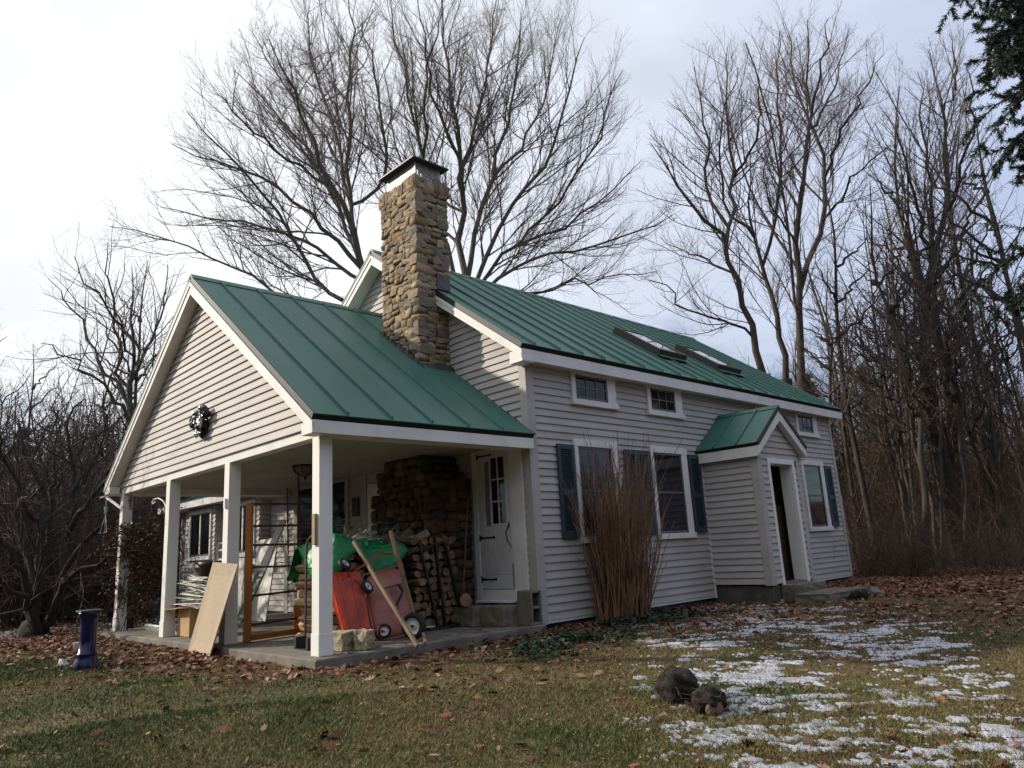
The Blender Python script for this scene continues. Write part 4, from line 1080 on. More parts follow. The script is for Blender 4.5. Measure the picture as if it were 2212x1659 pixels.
part('axle_wedge', MB().bar(P3(914, 1368, z=.08), P3(919, 1388, z=.01), .03, .02), 'handle_wood', wb)

# rough stone blocks by the corner post
def rough_block(name, x0, x1, y0, y1, z0, z1, m, lab, cat, jit=.02, cuts=3, seed=1, group=None):
    bm = bmesh.new(); bmesh.ops.create_cube(bm, size=1); bmesh.ops.subdivide_edges(bm, edges=bm.edges[:], cuts=cuts, use_grid_fill=True)
    rr = random.Random(seed)
    for v in bm.verts:
        v.co = Vector(((v.co.x + .5) * (x1 - x0) + x0, (v.co.y + .5) * (y1 - y0) + y0, (v.co.z + .5) * (z1 - z0) + z0)) + Vector([rr.uniform(-jit, jit) for _ in range(3)])
        v.co.z = max(v.co.z, z0)
    me = bpy.data.meshes.new(name); cx, cy = (x0 + x1) / 2, (y0 + y1) / 2
    for v in bm.verts: v.co -= Vector((cx, cy, z0))
    bm.to_mesh(me); bm.free(); me.materials.append(M[m])
    o = link(name, me, None, (cx, cy, z0)); ORG[o.name] = (cx, cy, z0)
    b = o.modifiers.new('edge', 'BEVEL'); b.width = .006; b.segments = 1
    return tag(o, lab, cat, group)
b1 = rough_block('stone_block', .30, .52, .12, .44, 0, .19, 'limestone', 'larger rough yellow stone block next to the corner post', 'stone', .013, 3, 3); b1.rotation_euler.z = .15
b2 = rough_block('stone_block', .46, .60, -.08, .10, 0, .20, 'limestone', 'smaller split yellow stone block in front of the red wagon', 'stone', .013, 3, 8); b2.rotation_euler.z = .25

# stone steps and cinder block at the white door
rough_block('step_stone', 2.46, 2.78, .52, 1.10, 0, .25, 'step', 'brown rough step stone under the log beside the door', 'step', .010, 3, 4)
rough_block('step_stone', 2.60, 3.03, .10, .515, 0, .245, 'step', 'flat topped step stone directly below the white door', 'step', .008, 3, 5)
cb = root('cinder_block', (2.98, -.03, 0), 'grey cinder block standing on end at the house corner', 'block')
x0, x1, y0, y1, z0, z1, t = 2.86, 3.05, -.16, .10, 0, .42, .032
mb = MB().box(x0, x0 + t, y0, y1, z0, z1).box(x1 - t, x1, y0, y1, z0, z1)
for a, b in ((0, t), ((z1 - t) / 2, (z1 + t) / 2), (z1 - t, z1)): mb.box(x0 + t, x1 - t, y0, y1, a, b)
part('web', mb, 'block', cb, bevel=.006)
part('shell', MB().box(x0 + t, x1 - t, y1 - .02, y1 - .001, t, z1 - t), 'block', cb)

# logs lying on the floor by the door
def loose_log(a, b, r, lab, m_end='log_end_dark', n=9):
    a, b = Vector(a), Vector(b); d = (b - a); u = d.orthogonal().normalized(); w = d.normalized().cross(u)
    rr = random.Random(int(a.x * 1000)); poly = [(a + (u * math.cos(t) + w * math.sin(t)) * r * rr.uniform(.85, 1.1)) for t in [2 * math.pi * k / n for k in range(n)]]
    mb = MB().prism(poly, d, mi=1, mi_end=0)
    return solo('firewood_log', mb, [m_end, 'log_bark'], tuple(a), lab, 'firewood')
loose_log((2.42, .60, .34), (2.78, 1.10, .36), .085, 'thick brown log lying on the step stone')
loose_log((2.22, .92, .05), (2.5, 1.12, .05), .05, 'lowest round log on the floor before the step stone')
loose_log((2.18, 1.02, .14), (2.5, 1.18, .15), .05, 'split log second from the floor before the step stone')
loose_log((2.22, .90, .16), (2.52, 1.08, .17), .048, 'reddish log end resting against the step stone')
loose_log((2.20, .98, .25), (2.5, 1.15, .26), .052, 'pale log on top of the loose floor pile')
solo('broom_handle', MB().tube([P3(1011, 1077, x=2.98), P3(1001, 1262, x=2.86)], .012, 8).tube([P3(1002, 1255, x=2.86), P3(1000, 1285, x=2.86)], [.02, .03], 8), 'handle_wood', P3(1001, 1262, x=2.86), 'long wooden tool handle leaning against the stone chimney base', 'handle')

# orange wooden bed frame with dark steel rods, stood on its side
bf = root('bed_frame', (.35, 2.3, 0), 'orange varnished wooden frame with dark steel rods standing on the porch', 'frame')
fx0, fy0 = .27, 2.24
part('side_board', MB().box(.24, .29, 2.20, 2.34, 0, 1.72), 'orange_wood', bf, bevel=.006)
rodz = [1.73, 1.45, 1.18, .90, .55, .20]
end = {}
for z in (1.70, 1.42, 1.18, .905, .555, .205):
    a = (.29, 2.24, z)
    b = (1.25, 1.95, z - .02) if z > .8 else (1.30, 2.38, z + .02)
    part('rod', MB().bar(a, b, .022, .028), 'rust', bf)
for (x, y, z0, z1) in ((.98, 2.33, .02, .40), (1.06, 2.08, .36, .74)):
    part('end_board', MB().bar((x, y + .12, (z0 + z1) / 2), (x + .16, y - .02, (z0 + z1) / 2), .02, z1 - z0), 'orange_wood', bf, bevel=.004)
part('bottom_rail', MB().bar((.29, 2.27, .05), (1.5, 2.5, .05), .03, .07), 'orange_wood', bf, bevel=.004)
part('rod', MB().tube([P3(644, 1020, x=1.35), P3(650, 1190, x=1.35)], .013, 6).tube([P3(620, 1055, x=1.35), P3(622, 1190, x=1.35)], .010, 6), 'rust', bf)

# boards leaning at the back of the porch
def lean_board(lab, q, th, m, name='board', cat='board', bevel=.002):
    a, b, c, d = [Vector(p) for p in q]; nn = (b - a).cross(d - a).normalized() * th
    mb = MB().hexa([a, b, c, d], [p + nn for p in (a, b, c, d)])
    return solo(name, mb, m, tuple((c + d) / 2), lab, cat, bevel=bevel)
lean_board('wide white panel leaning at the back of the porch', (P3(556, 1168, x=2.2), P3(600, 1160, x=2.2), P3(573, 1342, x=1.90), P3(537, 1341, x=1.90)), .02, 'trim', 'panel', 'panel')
lean_board('narrow white plank leaning across the wide panel', (P3(605, 1124, x=1.9), P3(617, 1123, x=1.9), P3(571, 1234, x=1.55), P3(556, 1232, x=1.55)), .03, 'post')
lean_board('sage green plank below the narrow white plank', (P3(556, 1233, x=1.55), P3(571, 1235, x=1.55), P3(520, 1345, x=1.30), P3(505, 1345, x=1.30)), .03, 'pale_green')
lean_board('pale board standing behind the third post', (P3(509, 1205, x=1.9), P3(528, 1205, x=1.9), P3(519, 1343, x=1.7), P3(507, 1343, x=1.7)), .02, 'trim')
lean_board('tan particle board sheet leaning on the second post', ((-.035, 2.66, 1.0), (-.035, 1.90, .955), (-.32, 2.02, -.155), (-.19, 3.02, -.155)), .018, 'osb', 'particle_board', 'board')

# carton with white vinyl strips, tall pot, white rack behind
ct = root('cardboard_box', (.25, 4.1, 0), 'open brown cardboard box with folded flap beside the third post', 'box')
bx0, bx1, by0, by1, bz = .16, .44, 3.90, 4.34, .40
mb = MB().box(bx0, bx0 + .006, by0, by1, 0, bz).box(bx1 - .006, bx1, by0, by1, 0, bz).box(bx0 + .006, bx1 - .006, by0, by0 + .006, 0, bz).box(bx0 + .006, bx1 - .006, by1 - .006, by1, 0, bz).box(bx0, bx1, by0, by1, .001, .008)
part('carton_body', mb, 'carton', ct)
part('flap', MB().hexa([(bx0, by0, bz), (bx0, by1, bz), (bx0 + .004, by1, bz), (bx0 + .004, by0, bz)], [(bx0 - .16, by0 + .05, bz + .0), (bx0 - .16, by1 + .18, bz - .03), (bx0 - .157, by1 + .18, bz - .026), (bx0 - .157, by0 + .05, bz + .004)]), 'carton', ct)
part('flap', MB().hexa([(bx1, by0, bz), (bx1, by1, bz), (bx1 + .004, by1, bz), (bx1 + .004, by0, bz)], [(bx1 + .10, by0, bz + .09), (bx1 + .10, by1, bz + .09), (bx1 + .104, by1, bz + .085), (bx1 + .104, by0, bz + .085)]), 'carton', ct)
rr = random.Random(3)
for i in range(48):
    z = bz + .02 + i * .0085 + rr.uniform(-.004, .004)
    yc = 4.0 + rr.uniform(-.10, .10); ln = rr.uniform(.36, .5); a = rr.uniform(-.25, .15); t = rr.uniform(-.10, .16)
    p = Vector((.22 + rr.uniform(-.05, .14), yc, z)); d = Vector((math.sin(a) * .8, math.cos(a), t)).normalized() * ln
    o = solo('vinyl_strip', MB().bar(p - d * .95, p + d * .7, .036, .007), 'white_plastic', tuple(p), 'thin white vinyl strip in the loose stack on the cardboard box', 'strip', 'white vinyl strips stacked on the cardboard box')
solo('vinyl_strip', MB().bar((.10, 4.62, .44), (.12, 3.35, .47), .03, .012), 'white_plastic', (.1, 4, .4), 'long white strip sticking out past the third post', 'strip')
pot = root('planter', (1.1, 4.6, 0), 'tall dark brown planter behind the tan board', 'planter')
pp = Vector(P3(452, 1300, x=.9))
pot.location = (pp.x, pp.y, 0); ORG[pot.name] = (pp.x, pp.y, 0)
zt_ = P3(455, 1213, x=.9)[2]
part('pot_body', MB().lathe([(.10, 0), (.12, .05), (.155, zt_ - .08), (.18, zt_ - .07), (.19, zt_), (.165, zt_), (.15, zt_ - .06), (.10, .1), (0, .1)], (pp.x, pp.y, 0), 20), 'pot', pot, smooth=True)
wk = root('plant_stand', (pp.x + .35, pp.y + .15, 0), 'white wooden rack standing behind the dark planter', 'rack')
for dx, dy in ((.2, -.2), (.2, .2)):
    part('post', MB().bar((pp.x + dx, pp.y + dy, 0), (pp.x + dx, pp.y + dy, 1.32), .035, .035), 'trim', wk)
for z in (1.05, 1.2, 1.31): part('rail', MB().bar((pp.x + .2, pp.y - .2, z), (pp.x + .2, pp.y + .2, z), .02, .03), 'trim', wk)

# white board, black bucket and hose reel at the left end of the slab
lean_board('white board lying on the floor past the fourth post', (P3(313, 1350, z=.09), P3(384, 1360, z=.09), P3(382, 1371, z=0), P3(311, 1360, z=0)), .03, 'trim')
bk = root('bucket', P3(274, 1362, z=-.08), 'small black bucket at the foot of the vine covered post', 'bucket')
bx, by, bz_ = ORG[bk.name]
part('bucket_body', MB().lathe([(.10, 0), (.15, .22), (.155, .22), (.155, .235), (.135, .235), (.09, .02), (0, .02)], (bx, by, bz_), 18), 'pot', bk, smooth=True)
part('bail', MB().tube([(bx + .15 * math.cos(a), by - .15 * math.cos(a), bz_ + .23 + .05 * math.sin(a)) for a in np.linspace(0, math.pi, 9)], .004, 5), 'black', bk)
hp = Vector(P3(325, 1345, z=0))
hr = root('hose_reel', (hp.x, hp.y, 0), 'teal plastic hose reel standing past the end of the porch', 'hose reel')
part('drum', MB().lathe([(.13, -.16), (.13, .16)], (hp.x, hp.y, .24), 20, (.7, -.7, 0)).lathe([(0, -.18), (.19, -.18), (.19, -.15), (.13, -.15)], (hp.x, hp.y, .24), 20, (.7, -.7, 0)).lathe([(.13, .15), (.19, .15), (.19, .18), (0, .18)], (hp.x, hp.y, .24), 20, (.7, -.7, 0)), 'teal', hr)
part('hose', MB().lathe([(.14, -.14), (.165, -.10), (.16, 0), (.17, .1), (.14, .14)], (hp.x, hp.y, .24), 20, (.7, -.7, 0)), 'pot', hr, smooth=True)
for s in (-1, 1): part('stand_leg', MB().bar((hp.x - .12 + .14 * s, hp.y - .12 - .14 * s, 0), (hp.x + .14 * s, hp.y - .14 * s, .42), .03, .03).bar((hp.x + .12 + .14 * s, hp.y + .12 - .14 * s, 0), (hp.x + .14 * s, hp.y - .14 * s, .42), .03, .03), 'teal', hr)

# brackets and hanger on the left posts
hb1 = root('plant_hanger', (0, 6.8, 2.28), 'white timber bracket with metal hooks on the vine covered post', 'bracket')
part('arm', MB().bar((.02, 6.72, 2.265), (.02, 8.1, 2.30), .03, .03), 'handle_wood', hb1)
part('brace', MB().bar((.03, 6.82, 2.0), (.03, 7.75, 2.27), .035, .03), 'trim', hb1)
hk = (.02, 7.72, 2.25)
mb = MB().tube([hk, (hk[0], hk[1], 2.12), (hk[0], hk[1] + .03, 2.08), (hk[0], hk[1], 2.04), (hk[0], hk[1], 1.96)], .006, 6).tube([(hk[0], hk[1], 2.10), (hk[0], hk[1] + .005, 1.97)], [.035, .02], 8)
for (a, b) in ((-.02, .18), (.02, .06), (.0, -.14)): mb.tube([(hk[0], hk[1], 1.97), (hk[0] + a, hk[1] + b, 1.66), (hk[0] + a - .02, hk[1] + b + .02, 1.64)], .005, 5).lathe([(0, -.015), (.018, 0), (0, .015)], (hk[0] + a, hk[1] + b, 1.65), 6)
part('hook_chain', mb, 'galv', hb1)
hb2 = root('curved_bracket', (0, 4.6, 1.85), 'curved white iron bracket on the third post', 'bracket')
part('scroll', MB().tube([(.03, 4.60, 1.74), (.03, 4.66, 1.86), (.03, 4.80, 1.96), (.03, 5.02, 2.02), (.03, 5.22, 2.02), (.03, 5.30, 1.98), (.03, 5.24, 1.955), (.03, 5.14, 1.975)], .010, 6), 'trim', hb2)
part('mount_plate', MB().box(.01, .05, 4.585, 4.60, 1.70, 1.92), 'trim', hb2)

# ceiling lamp
lamp = root('ceiling_lamp', (1.48, 3.10, 2.345), 'dark bronze ceiling lamp with faceted glass bowl', 'lamp')
part('lamp_pan', MB().lathe([(.0, 0), (.20, 0), (.215, -.02), (.205, -.04), (.17, -.045)], (1.48, 3.10, 2.345), 8), 'bronze', lamp)
part('lamp_bowl', MB().lathe([(.185, -.042), (.14, -.11), (.05, -.15), (0, -.155)], (1.48, 3.10, 2.345), 8), 'amber', lamp)
mb = MB()
for k in range(8):
    a = 2 * math.pi * k / 8 + math.pi / 8 * 0
    c, s_ = math.cos(a), math.sin(a)
    mb.tube([(1.48 + .19 * c, 3.10 + .19 * s_, 2.30), (1.48 + .143 * c, 3.10 + .143 * s_, 2.233), (1.48 + .05 * c, 3.10 + .05 * s_, 2.19)], .006, 4)
mb.lathe([(.05, -.15), (.03, -.17), (.018, -.19), (.022, -.205), (0, -.22)], (1.48, 3.10, 2.345), 8)
part('lamp_cage', mb, 'bronze', lamp)

# floodlight wrapped in black plastic on the gable
fl = root('wrapped_floodlight', (0, 3.15, 2.95), 'twin floodlight wrapped in crumpled black plastic on the gable siding', 'light')
def crumple(c, r, seed, m, name, sub=3):
    bm = bmesh.new(); bmesh.ops.create_icosphere(bm, subdivisions=sub, radius=1)
    rr = random.Random(seed); amp = {}
    for v in bm.verts:
        f = 1 + .22 * math.sin(v.co.x * 6 + seed) * math.sin(v.co.y * 7 + 2 * seed) + rr.uniform(-.13, .13)
        v.co = Vector((v.co.x * r[0] * f, v.co.y * r[1] * f, v.co.z * r[2] * f)) + Vector(c)
    mb = MB().add([tuple(v.co) for v in bm.verts], [tuple(v.index for v in f.verts) for f in bm.faces]); bm.free()
    return part(name, mb, m, fl)
crumple((-.08, 3.14, 2.83), (.06, .17, .15), 2, 'bag', 'plastic_wrap')
crumple((-.09, 3.25, 2.95), (.05, .09, .10), 5, 'bag', 'plastic_wrap')
crumple((-.09, 3.36, 2.92), (.05, .06, .10), 6, 'bag', 'plastic_wrap')
crumple((-.10, 2.98, 3.00), (.06, .08, .09), 9, 'bag', 'plastic_wrap')
crumple((-.10, 2.90, 2.97), (.05, .05, .07), 12, 'bag', 'plastic_wrap')
crumple((-.125, 3.13, 2.73), (.03, .10, .03), 3, 'foil', 'shiny_wrap')
crumple((-.135, 2.96, 2.93), (.03, .055, .035), 4, 'foil', 'shiny_wrap')
crumple((-.130, 3.22, 2.90), (.02, .03, .035), 7, 'foil', 'shiny_wrap', 2)
for c_ in ((-.10, 3.25, 3.02), (-.12, 2.98, 3.05)): part('lamp_rim', MB().lathe([(.05, 0), (.055, .03), (.04, .05)], c_, 12, (-.5, 0, 1)), 'foil', fl)

# ------------------------------------------------------------------ lawn things
gp = lambda x, y: float(gz(x, y))
px_, py_ = -1.40, 2.73; pz_ = gp(px_, py_)
bb = root('bird_bath', (px_, py_, pz_ - .02), 'glossy dark blue ceramic bird bath pedestal on the leafy lawn', 'pedestal')
part('column', MB().lathe([(0.0000, 0), (0.1333, 0), (0.1419, .03), (0.1376, .07), (0.1161, .13), (0.0989, .17), (0.1049, .18), (0.1049, .195), (0.0929, .20), (0.0860, .35), (0.0843, .50), (0.0877, .545), (0.0929, .56), (0.0929, .575), (0.1075, .59), (0.1161, .63), (0.1118, .645), (0, .645)], (px_, py_, pz_ - .02), 32), 'blue_glaze', bb, smooth=True)
part('tile_top', MB().box(px_ - .115, px_ + .115, py_ - .115, py_ + .115, pz_ + .626, pz_ + .645), 'slate', bb, bevel=.003)
part('twig', MB().tube([(px_ - .1, py_ + .05, pz_ + .65), (px_ + .05, py_ - .05, pz_ + .665), (px_ + .12, py_ - .10, pz_ + .71)], .004, 5), 'twig_dark', bb)
q = P3(167, 1397, z=-.13)
solo('cup', MB().lathe([(0, 0), (.035, 0), (.05, .12), (.053, .125), (.045, .125), (.032, .01), (0, .01)], (q[0] - .3, q[1] - 1.2, gp(q[0] - .3, q[1] - 1.2)), 16), 'white_gloss', (q[0] - .3, q[1] - 1.2, gp(q[0] - .3, q[1] - 1.2)), 'white plastic cup on the leaves behind the blue pedestal', 'cup', smooth=True)
q = P3(132, 1451, z=-.16); q = (q[0], q[1], gp(q[0], q[1]))
shard = root('broken_saucer', q, 'broken glazed white and blue shard lying left of the blue pedestal', 'shard')
part('shard_piece', MB().lathe([(.05, 0), (.07, .035), (.055, .05), (.045, .02)], (q[0], q[1], q[2] + .015), 9, (.5, -.3, .6)), 'white_gloss', shard)
part('shard_piece', MB().bar((q[0] - .03, q[1] + .03, q[2] + .02), (q[0] + .05, q[1] - .06, q[2] + .09), .05, .012), 'white_gloss', shard)

def clod(name, px, py, r, seed, lab, z0):
    x, y, _ = P3(px, py, z=z0)
    for _ in range(6): x, y, _q = P3(px, py, z=gp(x, y))
    z = gp(x, y)
    o_ = root(name, (x, y, z - .03), lab, 'stump')
    bm = bmesh.new(); bmesh.ops.create_icosphere(bm, subdivisions=4, radius=1); rr = random.Random(seed)
    for v in bm.verts:
        c = v.co; n1 = math.sin(c.x * 5 + seed) * math.sin(c.y * 6) * .10 + math.sin(c.z * 9 + c.x * 7) * .05 + rr.uniform(-.018, .018)
        v.co = Vector((x + c.x * r[0] * (1 + n1), y + c.y * r[1] * (1 + n1), z + r[2] * .75 + c.z * r[2] * (1 + n1)))
    part('clod_body', MB().add([tuple(v.co) for v in bm.verts], [tuple(v.index for v in f.verts) for f in bm.faces]), 'root', o_); bm.free()
    mb = MB()
    for k in range(22):
        a, t = rr.uniform(0, 6.28), rr.uniform(-.1, 1.2); d = Vector((math.cos(a) * math.cos(t), math.sin(a) * math.cos(t), math.sin(t)))
        p = Vector((x + d.x * r[0] * .95, y + d.y * r[1] * .95, z + r[2] * .75 + d.z * r[2] * .95)); pts = [p]
        for q_ in range(3): d = (d + Vector((rr.uniform(-.7, .7), rr.uniform(-.7, .7), rr.uniform(-.6, .3)))).normalized(); p = p + d * rr.uniform(.02, .05); pts.append(p)
        mb.tube(pts, [.004, .003, .002, .001], 3, cap=False)
    part('root_hairs', mb, 'twig_dark', o_)
    return o_, (x, y, z)
clod('stump', 1468, 1514, (.155, .155, .135), 2, 'larger dark uprooted stump lying on the patchy snow', -.28)
o_, (sx, sy, sz) = clod('stump', 1532, 1538, (.13, .115, .095), 5, 'smaller dark stump with a cut face in front of the larger one', -.30)
part('cut_face', MB().lathe([(0, .012), (.055, .012), (.062, 0), (.06, -.05)], (sx - .06, sy - .09, sz + .06), 14, (-.30, -.75, .55)), 'stump_top', o_)
solo('stick', MB().tube([P3(1107, 1437, z=-.15), P3(1130, 1447, z=-.165), P3(1150, 1457, z=-.17)], [.010, .008, .005], 6), 'cane', P3(1130, 1447, z=-.17), 'pale dry stick lying on the lawn before the porch', 'stick')

# entry steps
rough_block('step_stone', 7.45, 8.45, -1.42, -1.135, -.12, .16, 'step', 'worn concrete step block right under the open entry door', 'step', .008, 4, 6)
rough_block('step_stone', 7.25, 8.75, -1.98, -1.43, -.15, .04, 'step', 'broad flat slab step in front of the entry', 'step', .010, 4, 7)
lean_board('weathered board lying on the leaves beyond the entry step', ((8.9, -2.1, gp(8.9, -2.1) + .02), (9.8, -1.7, gp(9.8, -1.7) + .04), (9.75, -1.58, gp(9.8, -1.6) + .03), (8.85, -1.98, gp(8.9, -2.) + .02)), .025, 'brown_step')
for (x, y, s, lab) in ((7.75, -2.25, .12, 'dark lump of split wood lying by the entry slab'),):
    o_ = rough_block('wood_chunk', x, x + .22, y, y + .2, gp(x, y) - .02, gp(x, y) + .13, 'root', lab, 'wood', .03, 2, 11)

# ================================================================== vegetation
def unit(v): return v / np.maximum(np.linalg.norm(v, axis=-1, keepdims=True), 1e-9)
def tubes(polys, radii, sides):
    """polys (N,m,3), radii (N,m) -> verts, quads (tapered open tubes)"""
    N, m, _ = polys.shape
    t = np.empty_like(polys); t[:, 1:-1] = polys[:, 2:] - polys[:, :-2]; t[:, 0] = polys[:, 1] - polys[:, 0]; t[:, -1] = polys[:, -1] - polys[:, -2]
    t = unit(t)
    mt = unit(t.mean(1)); ref = np.where(np.abs(mt[:, 2:3]) < .8, np.array([[0, 0, 1.0]]), np.array([[1.0, 0, 0]]))
    u = unit(np.cross(t, ref[:, None, :])); w = np.cross(t, u)
    a = np.arange(sides) * 2 * np.pi / sides
    ring = u[:, :, None, :] * np.cos(a)[None, None, :, None] + w[:, :, None, :] * np.sin(a)[None, None, :, None]
    Vv = polys[:, :, None, :] + ring * radii[:, :, None, None]
    Vv = Vv.reshape(-1, 3)
    k = np.arange(sides); k2 = (k + 1) % sides
    base = (np.arange(N)[:, None, None] * m + np.arange(m - 1)[None, :, None]) * sides
    q = np.stack([base + k, base + k2, base + sides + k2, base + sides + k], -1).reshape(-1, 4)
    return Vv, q
def merge(lst):
    Vs, Qs, o = [], [], 0
    for v, q in lst: Vs.append(v); Qs.append(q + o); o += len(v)
    return np.concatenate(Vs), np.concatenate(Qs)
def branch(polys, radii, per_m, ang, lenf, m, rg, t0=.15, t1=.97, up=.25, wig=.18, rfac=.55, rmin=.003, minlen=.12, tip=.35):
    """children of a set of polylines. lenf(len_parent, t, n) -> child lengths"""
    L = np.linalg.norm(np.diff(polys, axis=1), axis=2).sum(1)
    cnt = np.maximum(1, np.round(L * (t1 - t0) * per_m * rg.uniform(.85, 1.15, len(L)))).astype(int)
    idx = np.repeat(np.arange(len(L)), cnt); n = len(idx)
    start = np.concatenate([[0], np.cumsum(cnt)[:-1]]); j = np.arange(n) - np.repeat(start, cnt)
    t = t0 + (t1 - t0) * (j + rg.uniform(.1, .9, n)) / cnt[idx]
    mm = polys.shape[1]; s = t * (mm - 1); i = np.minimum(s.astype(int), mm - 2); f = (s - i)[:, None]
    p = polys[idx, i] * (1 - f) + polys[idx, i + 1] * f
    r = radii[idx, i] * (1 - f[:, 0]) + radii[idx, i + 1] * f[:, 0]
    d = unit(polys[idx, i + 1] - polys[idx, i])
    rv = unit(np.cross(d, unit(rg.normal(size=(n, 3)))))
    a = np.radians(rg.normal(ang, ang * .22, n))[:, None]
    d = unit(d * np.cos(a) + rv * np.sin(a))
    ln = np.maximum(minlen, lenf(L[idx], t, n))
    out_ = np.empty((n, m, 3)); out_[:, 0] = p
    step = (ln / (m - 1))[:, None]
    for q in range(1, m):
        d = unit(d + np.array([0, 0, up]) * (1.0 / (m - 1)) + rg.normal(size=(n, 3)) * wig)
        out_[:, q] = out_[:, q - 1] + d * step
    r0 = np.minimum(r * rfac, .0035 + ln * .0085)
    r0 = np.maximum(r0, rmin)
    rad = r0[:, None] * np.linspace(1, tip, m)[None, :]
    return out_, np.maximum(rad, rmin * .6)
def resample(pts, m):
    pts = np.array(pts, float); seg = np.linalg.norm(np.diff(pts, axis=0), axis=1); s = np.concatenate([[0], np.cumsum(seg)])
    q = np.linspace(0, s[-1], m); lin = np.stack([np.interp(q, s, pts[:, k]) for k in range(3)], 1)
    for _ in range(2): lin[1:-1] = (lin[:-2] + 2 * lin[1:-1] + lin[2:]) / 4
    return lin
def crown_of(limbs, rads, rg, dens=(2.0, 3.2, 3.0), lens=(.42, .40, .5), rm=(.005, .0034, .0024), up=(.5, .45, .35), caps=(4.5, 1.7, .75), ang=(38, 40, 40), sides=(4, 3, 3), t0=.22):
    l1, r1 = branch(limbs, rads, dens[0], ang[0], lambda L, t, n: np.minimum(caps[0], L * lens[0] * (1.15 - t) + .5) * rg.uniform(.6, 1.25, n), 6, rg, t0=t0, up=up[0], wig=.13, rmin=rm[0])
    l2, r2 = branch(l1, r1, dens[1], ang[1], lambda L, t, n: np.minimum(caps[1], L * lens[1] * (1.2 - t) + .25) * rg.uniform(.6, 1.3, n), 4, rg, t0=.12, up=up[1], wig=.15, rmin=rm[1])
    l3, r3 = branch(l2, r2, dens[2], ang[2], lambda L, t, n: np.minimum(caps[2], L * lens[2] * (1.2 - t) + .12) * rg.uniform(.6, 1.3, n), 3, rg, t0=.1, up=up[2], wig=.15, rmin=rm[2], minlen=.08)
    return merge([tubes(l1, r1, sides[0]), tubes(l2, r2, sides[1]), tubes(l3, r3, sides[2])])

def big_tree(name, base, limbs, label, cat='tree', group=None, rg=None, bark='bark', twig='twig', trunk=None, rsc=.52, dense=True, **kw):
    """limbs: list of (points, r0, r1)"""
    base = np.array(base, float)
    L = np.stack([resample(p, 12) for p, _, _ in limbs]) - base
    wob = rg.normal(size=L.shape) * .07; wob[:, 0] = 0
    L = L + wob
    R = np.stack([a * rsc * np.linspace(1, 0, 12) ** .85 + b for _, a, b in limbs])
    for i in range(1, len(L)):          # every limb grows out of one that is already there
        prev = L[:i].reshape(-1, 3); pr = R[:i].reshape(-1)
        seg = L[:i]; mids = (seg[:, :-1] + seg[:, 1:]).reshape(-1, 3) / 2; mr_ = ((R[:i, :-1] + R[:i, 1:]) / 2).reshape(-1)
        cand = np.concatenate([prev, mids]); cr_ = np.concatenate([pr, mr_])
        dd_ = np.linalg.norm(cand - L[i, 0], axis=1) + .0
        k_ = int(np.argmin(dd_)); delta = cand[k_] - L[i, 0]
        L[i] += delta[None] * (1 - np.linspace(0, 1, 12))[:, None] ** 1.5
        R[i] = np.minimum(R[i], max(cr_[k_] * .92, .02) * np.linspace(1, .75, 12))
    t = root(name, tuple(base), label, cat, group)
    parts = [tubes(L, R, 7)]
    if trunk: parts.append(tubes((resample(trunk[0], 8) - base)[None], (np.linspace(trunk[1], trunk[2], 8))[None], 10))
    v, q = merge(parts)
    link('trunk', np_mesh('trunk', v, q, M[bark], smooth=True), t)
    sub, sr = branch(L, R, .55, 30, lambda l_, t_, n_: l_ * .62 * (1.12 - t_) * rg.uniform(.6, 1.2, n_), 12, rg, t0=.12, t1=.85, up=.45, wig=.075, rmin=.009, rfac=.5)
    v0, q0_ = tubes(sub, sr, 4)
    if dense: L, R = np.concatenate([L, sub]), np.concatenate([R, sr])
    v, q = crown_of(L, R, rg, **kw)
    v, q = merge([(v, q), (v0, q0_)])
    link('crown', np_mesh('crown', v, q, M[twig], smooth=False), t)
    return t

def U(px, py, d): return at(px, py, d=d)
def zz(x, y): return 432 + x * .4395, y * .4395
# --- great tree behind the cottage: limbs traced at their own distance, two stems from one bole each
D0 = 21.0
def limb(pts, r0, r1, d0, d1, conv=zz):
    n = len(pts)
    return ([U(*conv(*p), d0 + (d1 - d0) * i / (n - 1)) for i, p in enumerate(pts)], r0, r1)
rg = np.random.default_rng(21)
b1 = U(*zz(860, 1650), D0); b1b = np.array([b1[0], b1[1], -.1])
left = [
 limb([(820, 1500), (800, 1300), (750, 1150), (735, 1000), (640, 930), (560, 700), (500, 540), (400, 380), (330, 180)], .20, .012, D0, D0 - 3),
 limb([(800, 1300), (740, 1120), (600, 850), (450, 620), (300, 470), (170, 340)], .13, .01, D0, D0 + 2),
 limb([(780, 1220), (760, 1000), (740, 800), (735, 550), (770, 400), (740, 150), (745, -60)], .15, .012, D0, D0 + 1),
 limb([(745, 1010), (670, 640), (590, 430), (540, 200), (500, 0)], .12, .01, D0, D0 + 4),
 limb([(800, 1330), (700, 1200), (600, 1110), (400, 930), (200, 830), (0, 770), (-120, 720)], .13, .008, D0, D0 - 2),
 limb([(830, 1420), (700, 1330), (560, 1230), (400, 1140), (200, 1080), (0, 1050), (-200, 1030)], .11, .008, D0, D0 + 1),
 limb([(840, 1500), (640, 1475), (560, 1300), (450, 1130), (250, 870), (80, 700), (-60, 560)], .12, .008, D0, D0 - 4),
 limb([(850, 1560), (620, 1560), (400, 1480), (200, 1340), (0, 1230), (-220, 1150), (-420, 1130)], .10, .008, D0, D0 + 3),
 limb([(745, 1010), (880, 1000), (930, 850), (900, 650), (880, 500), (820, 300), (800, 60)], .10, .01, D0, D0 - 2),
 limb([(690, 880), (560, 640), (330, 330), (240, 120)], .08, .008, D0 + 1, D0 + 5),
 limb([(640, 930), (430, 760), (200, 600), (60, 450)], .08, .008, D0, D0 - 5),
]
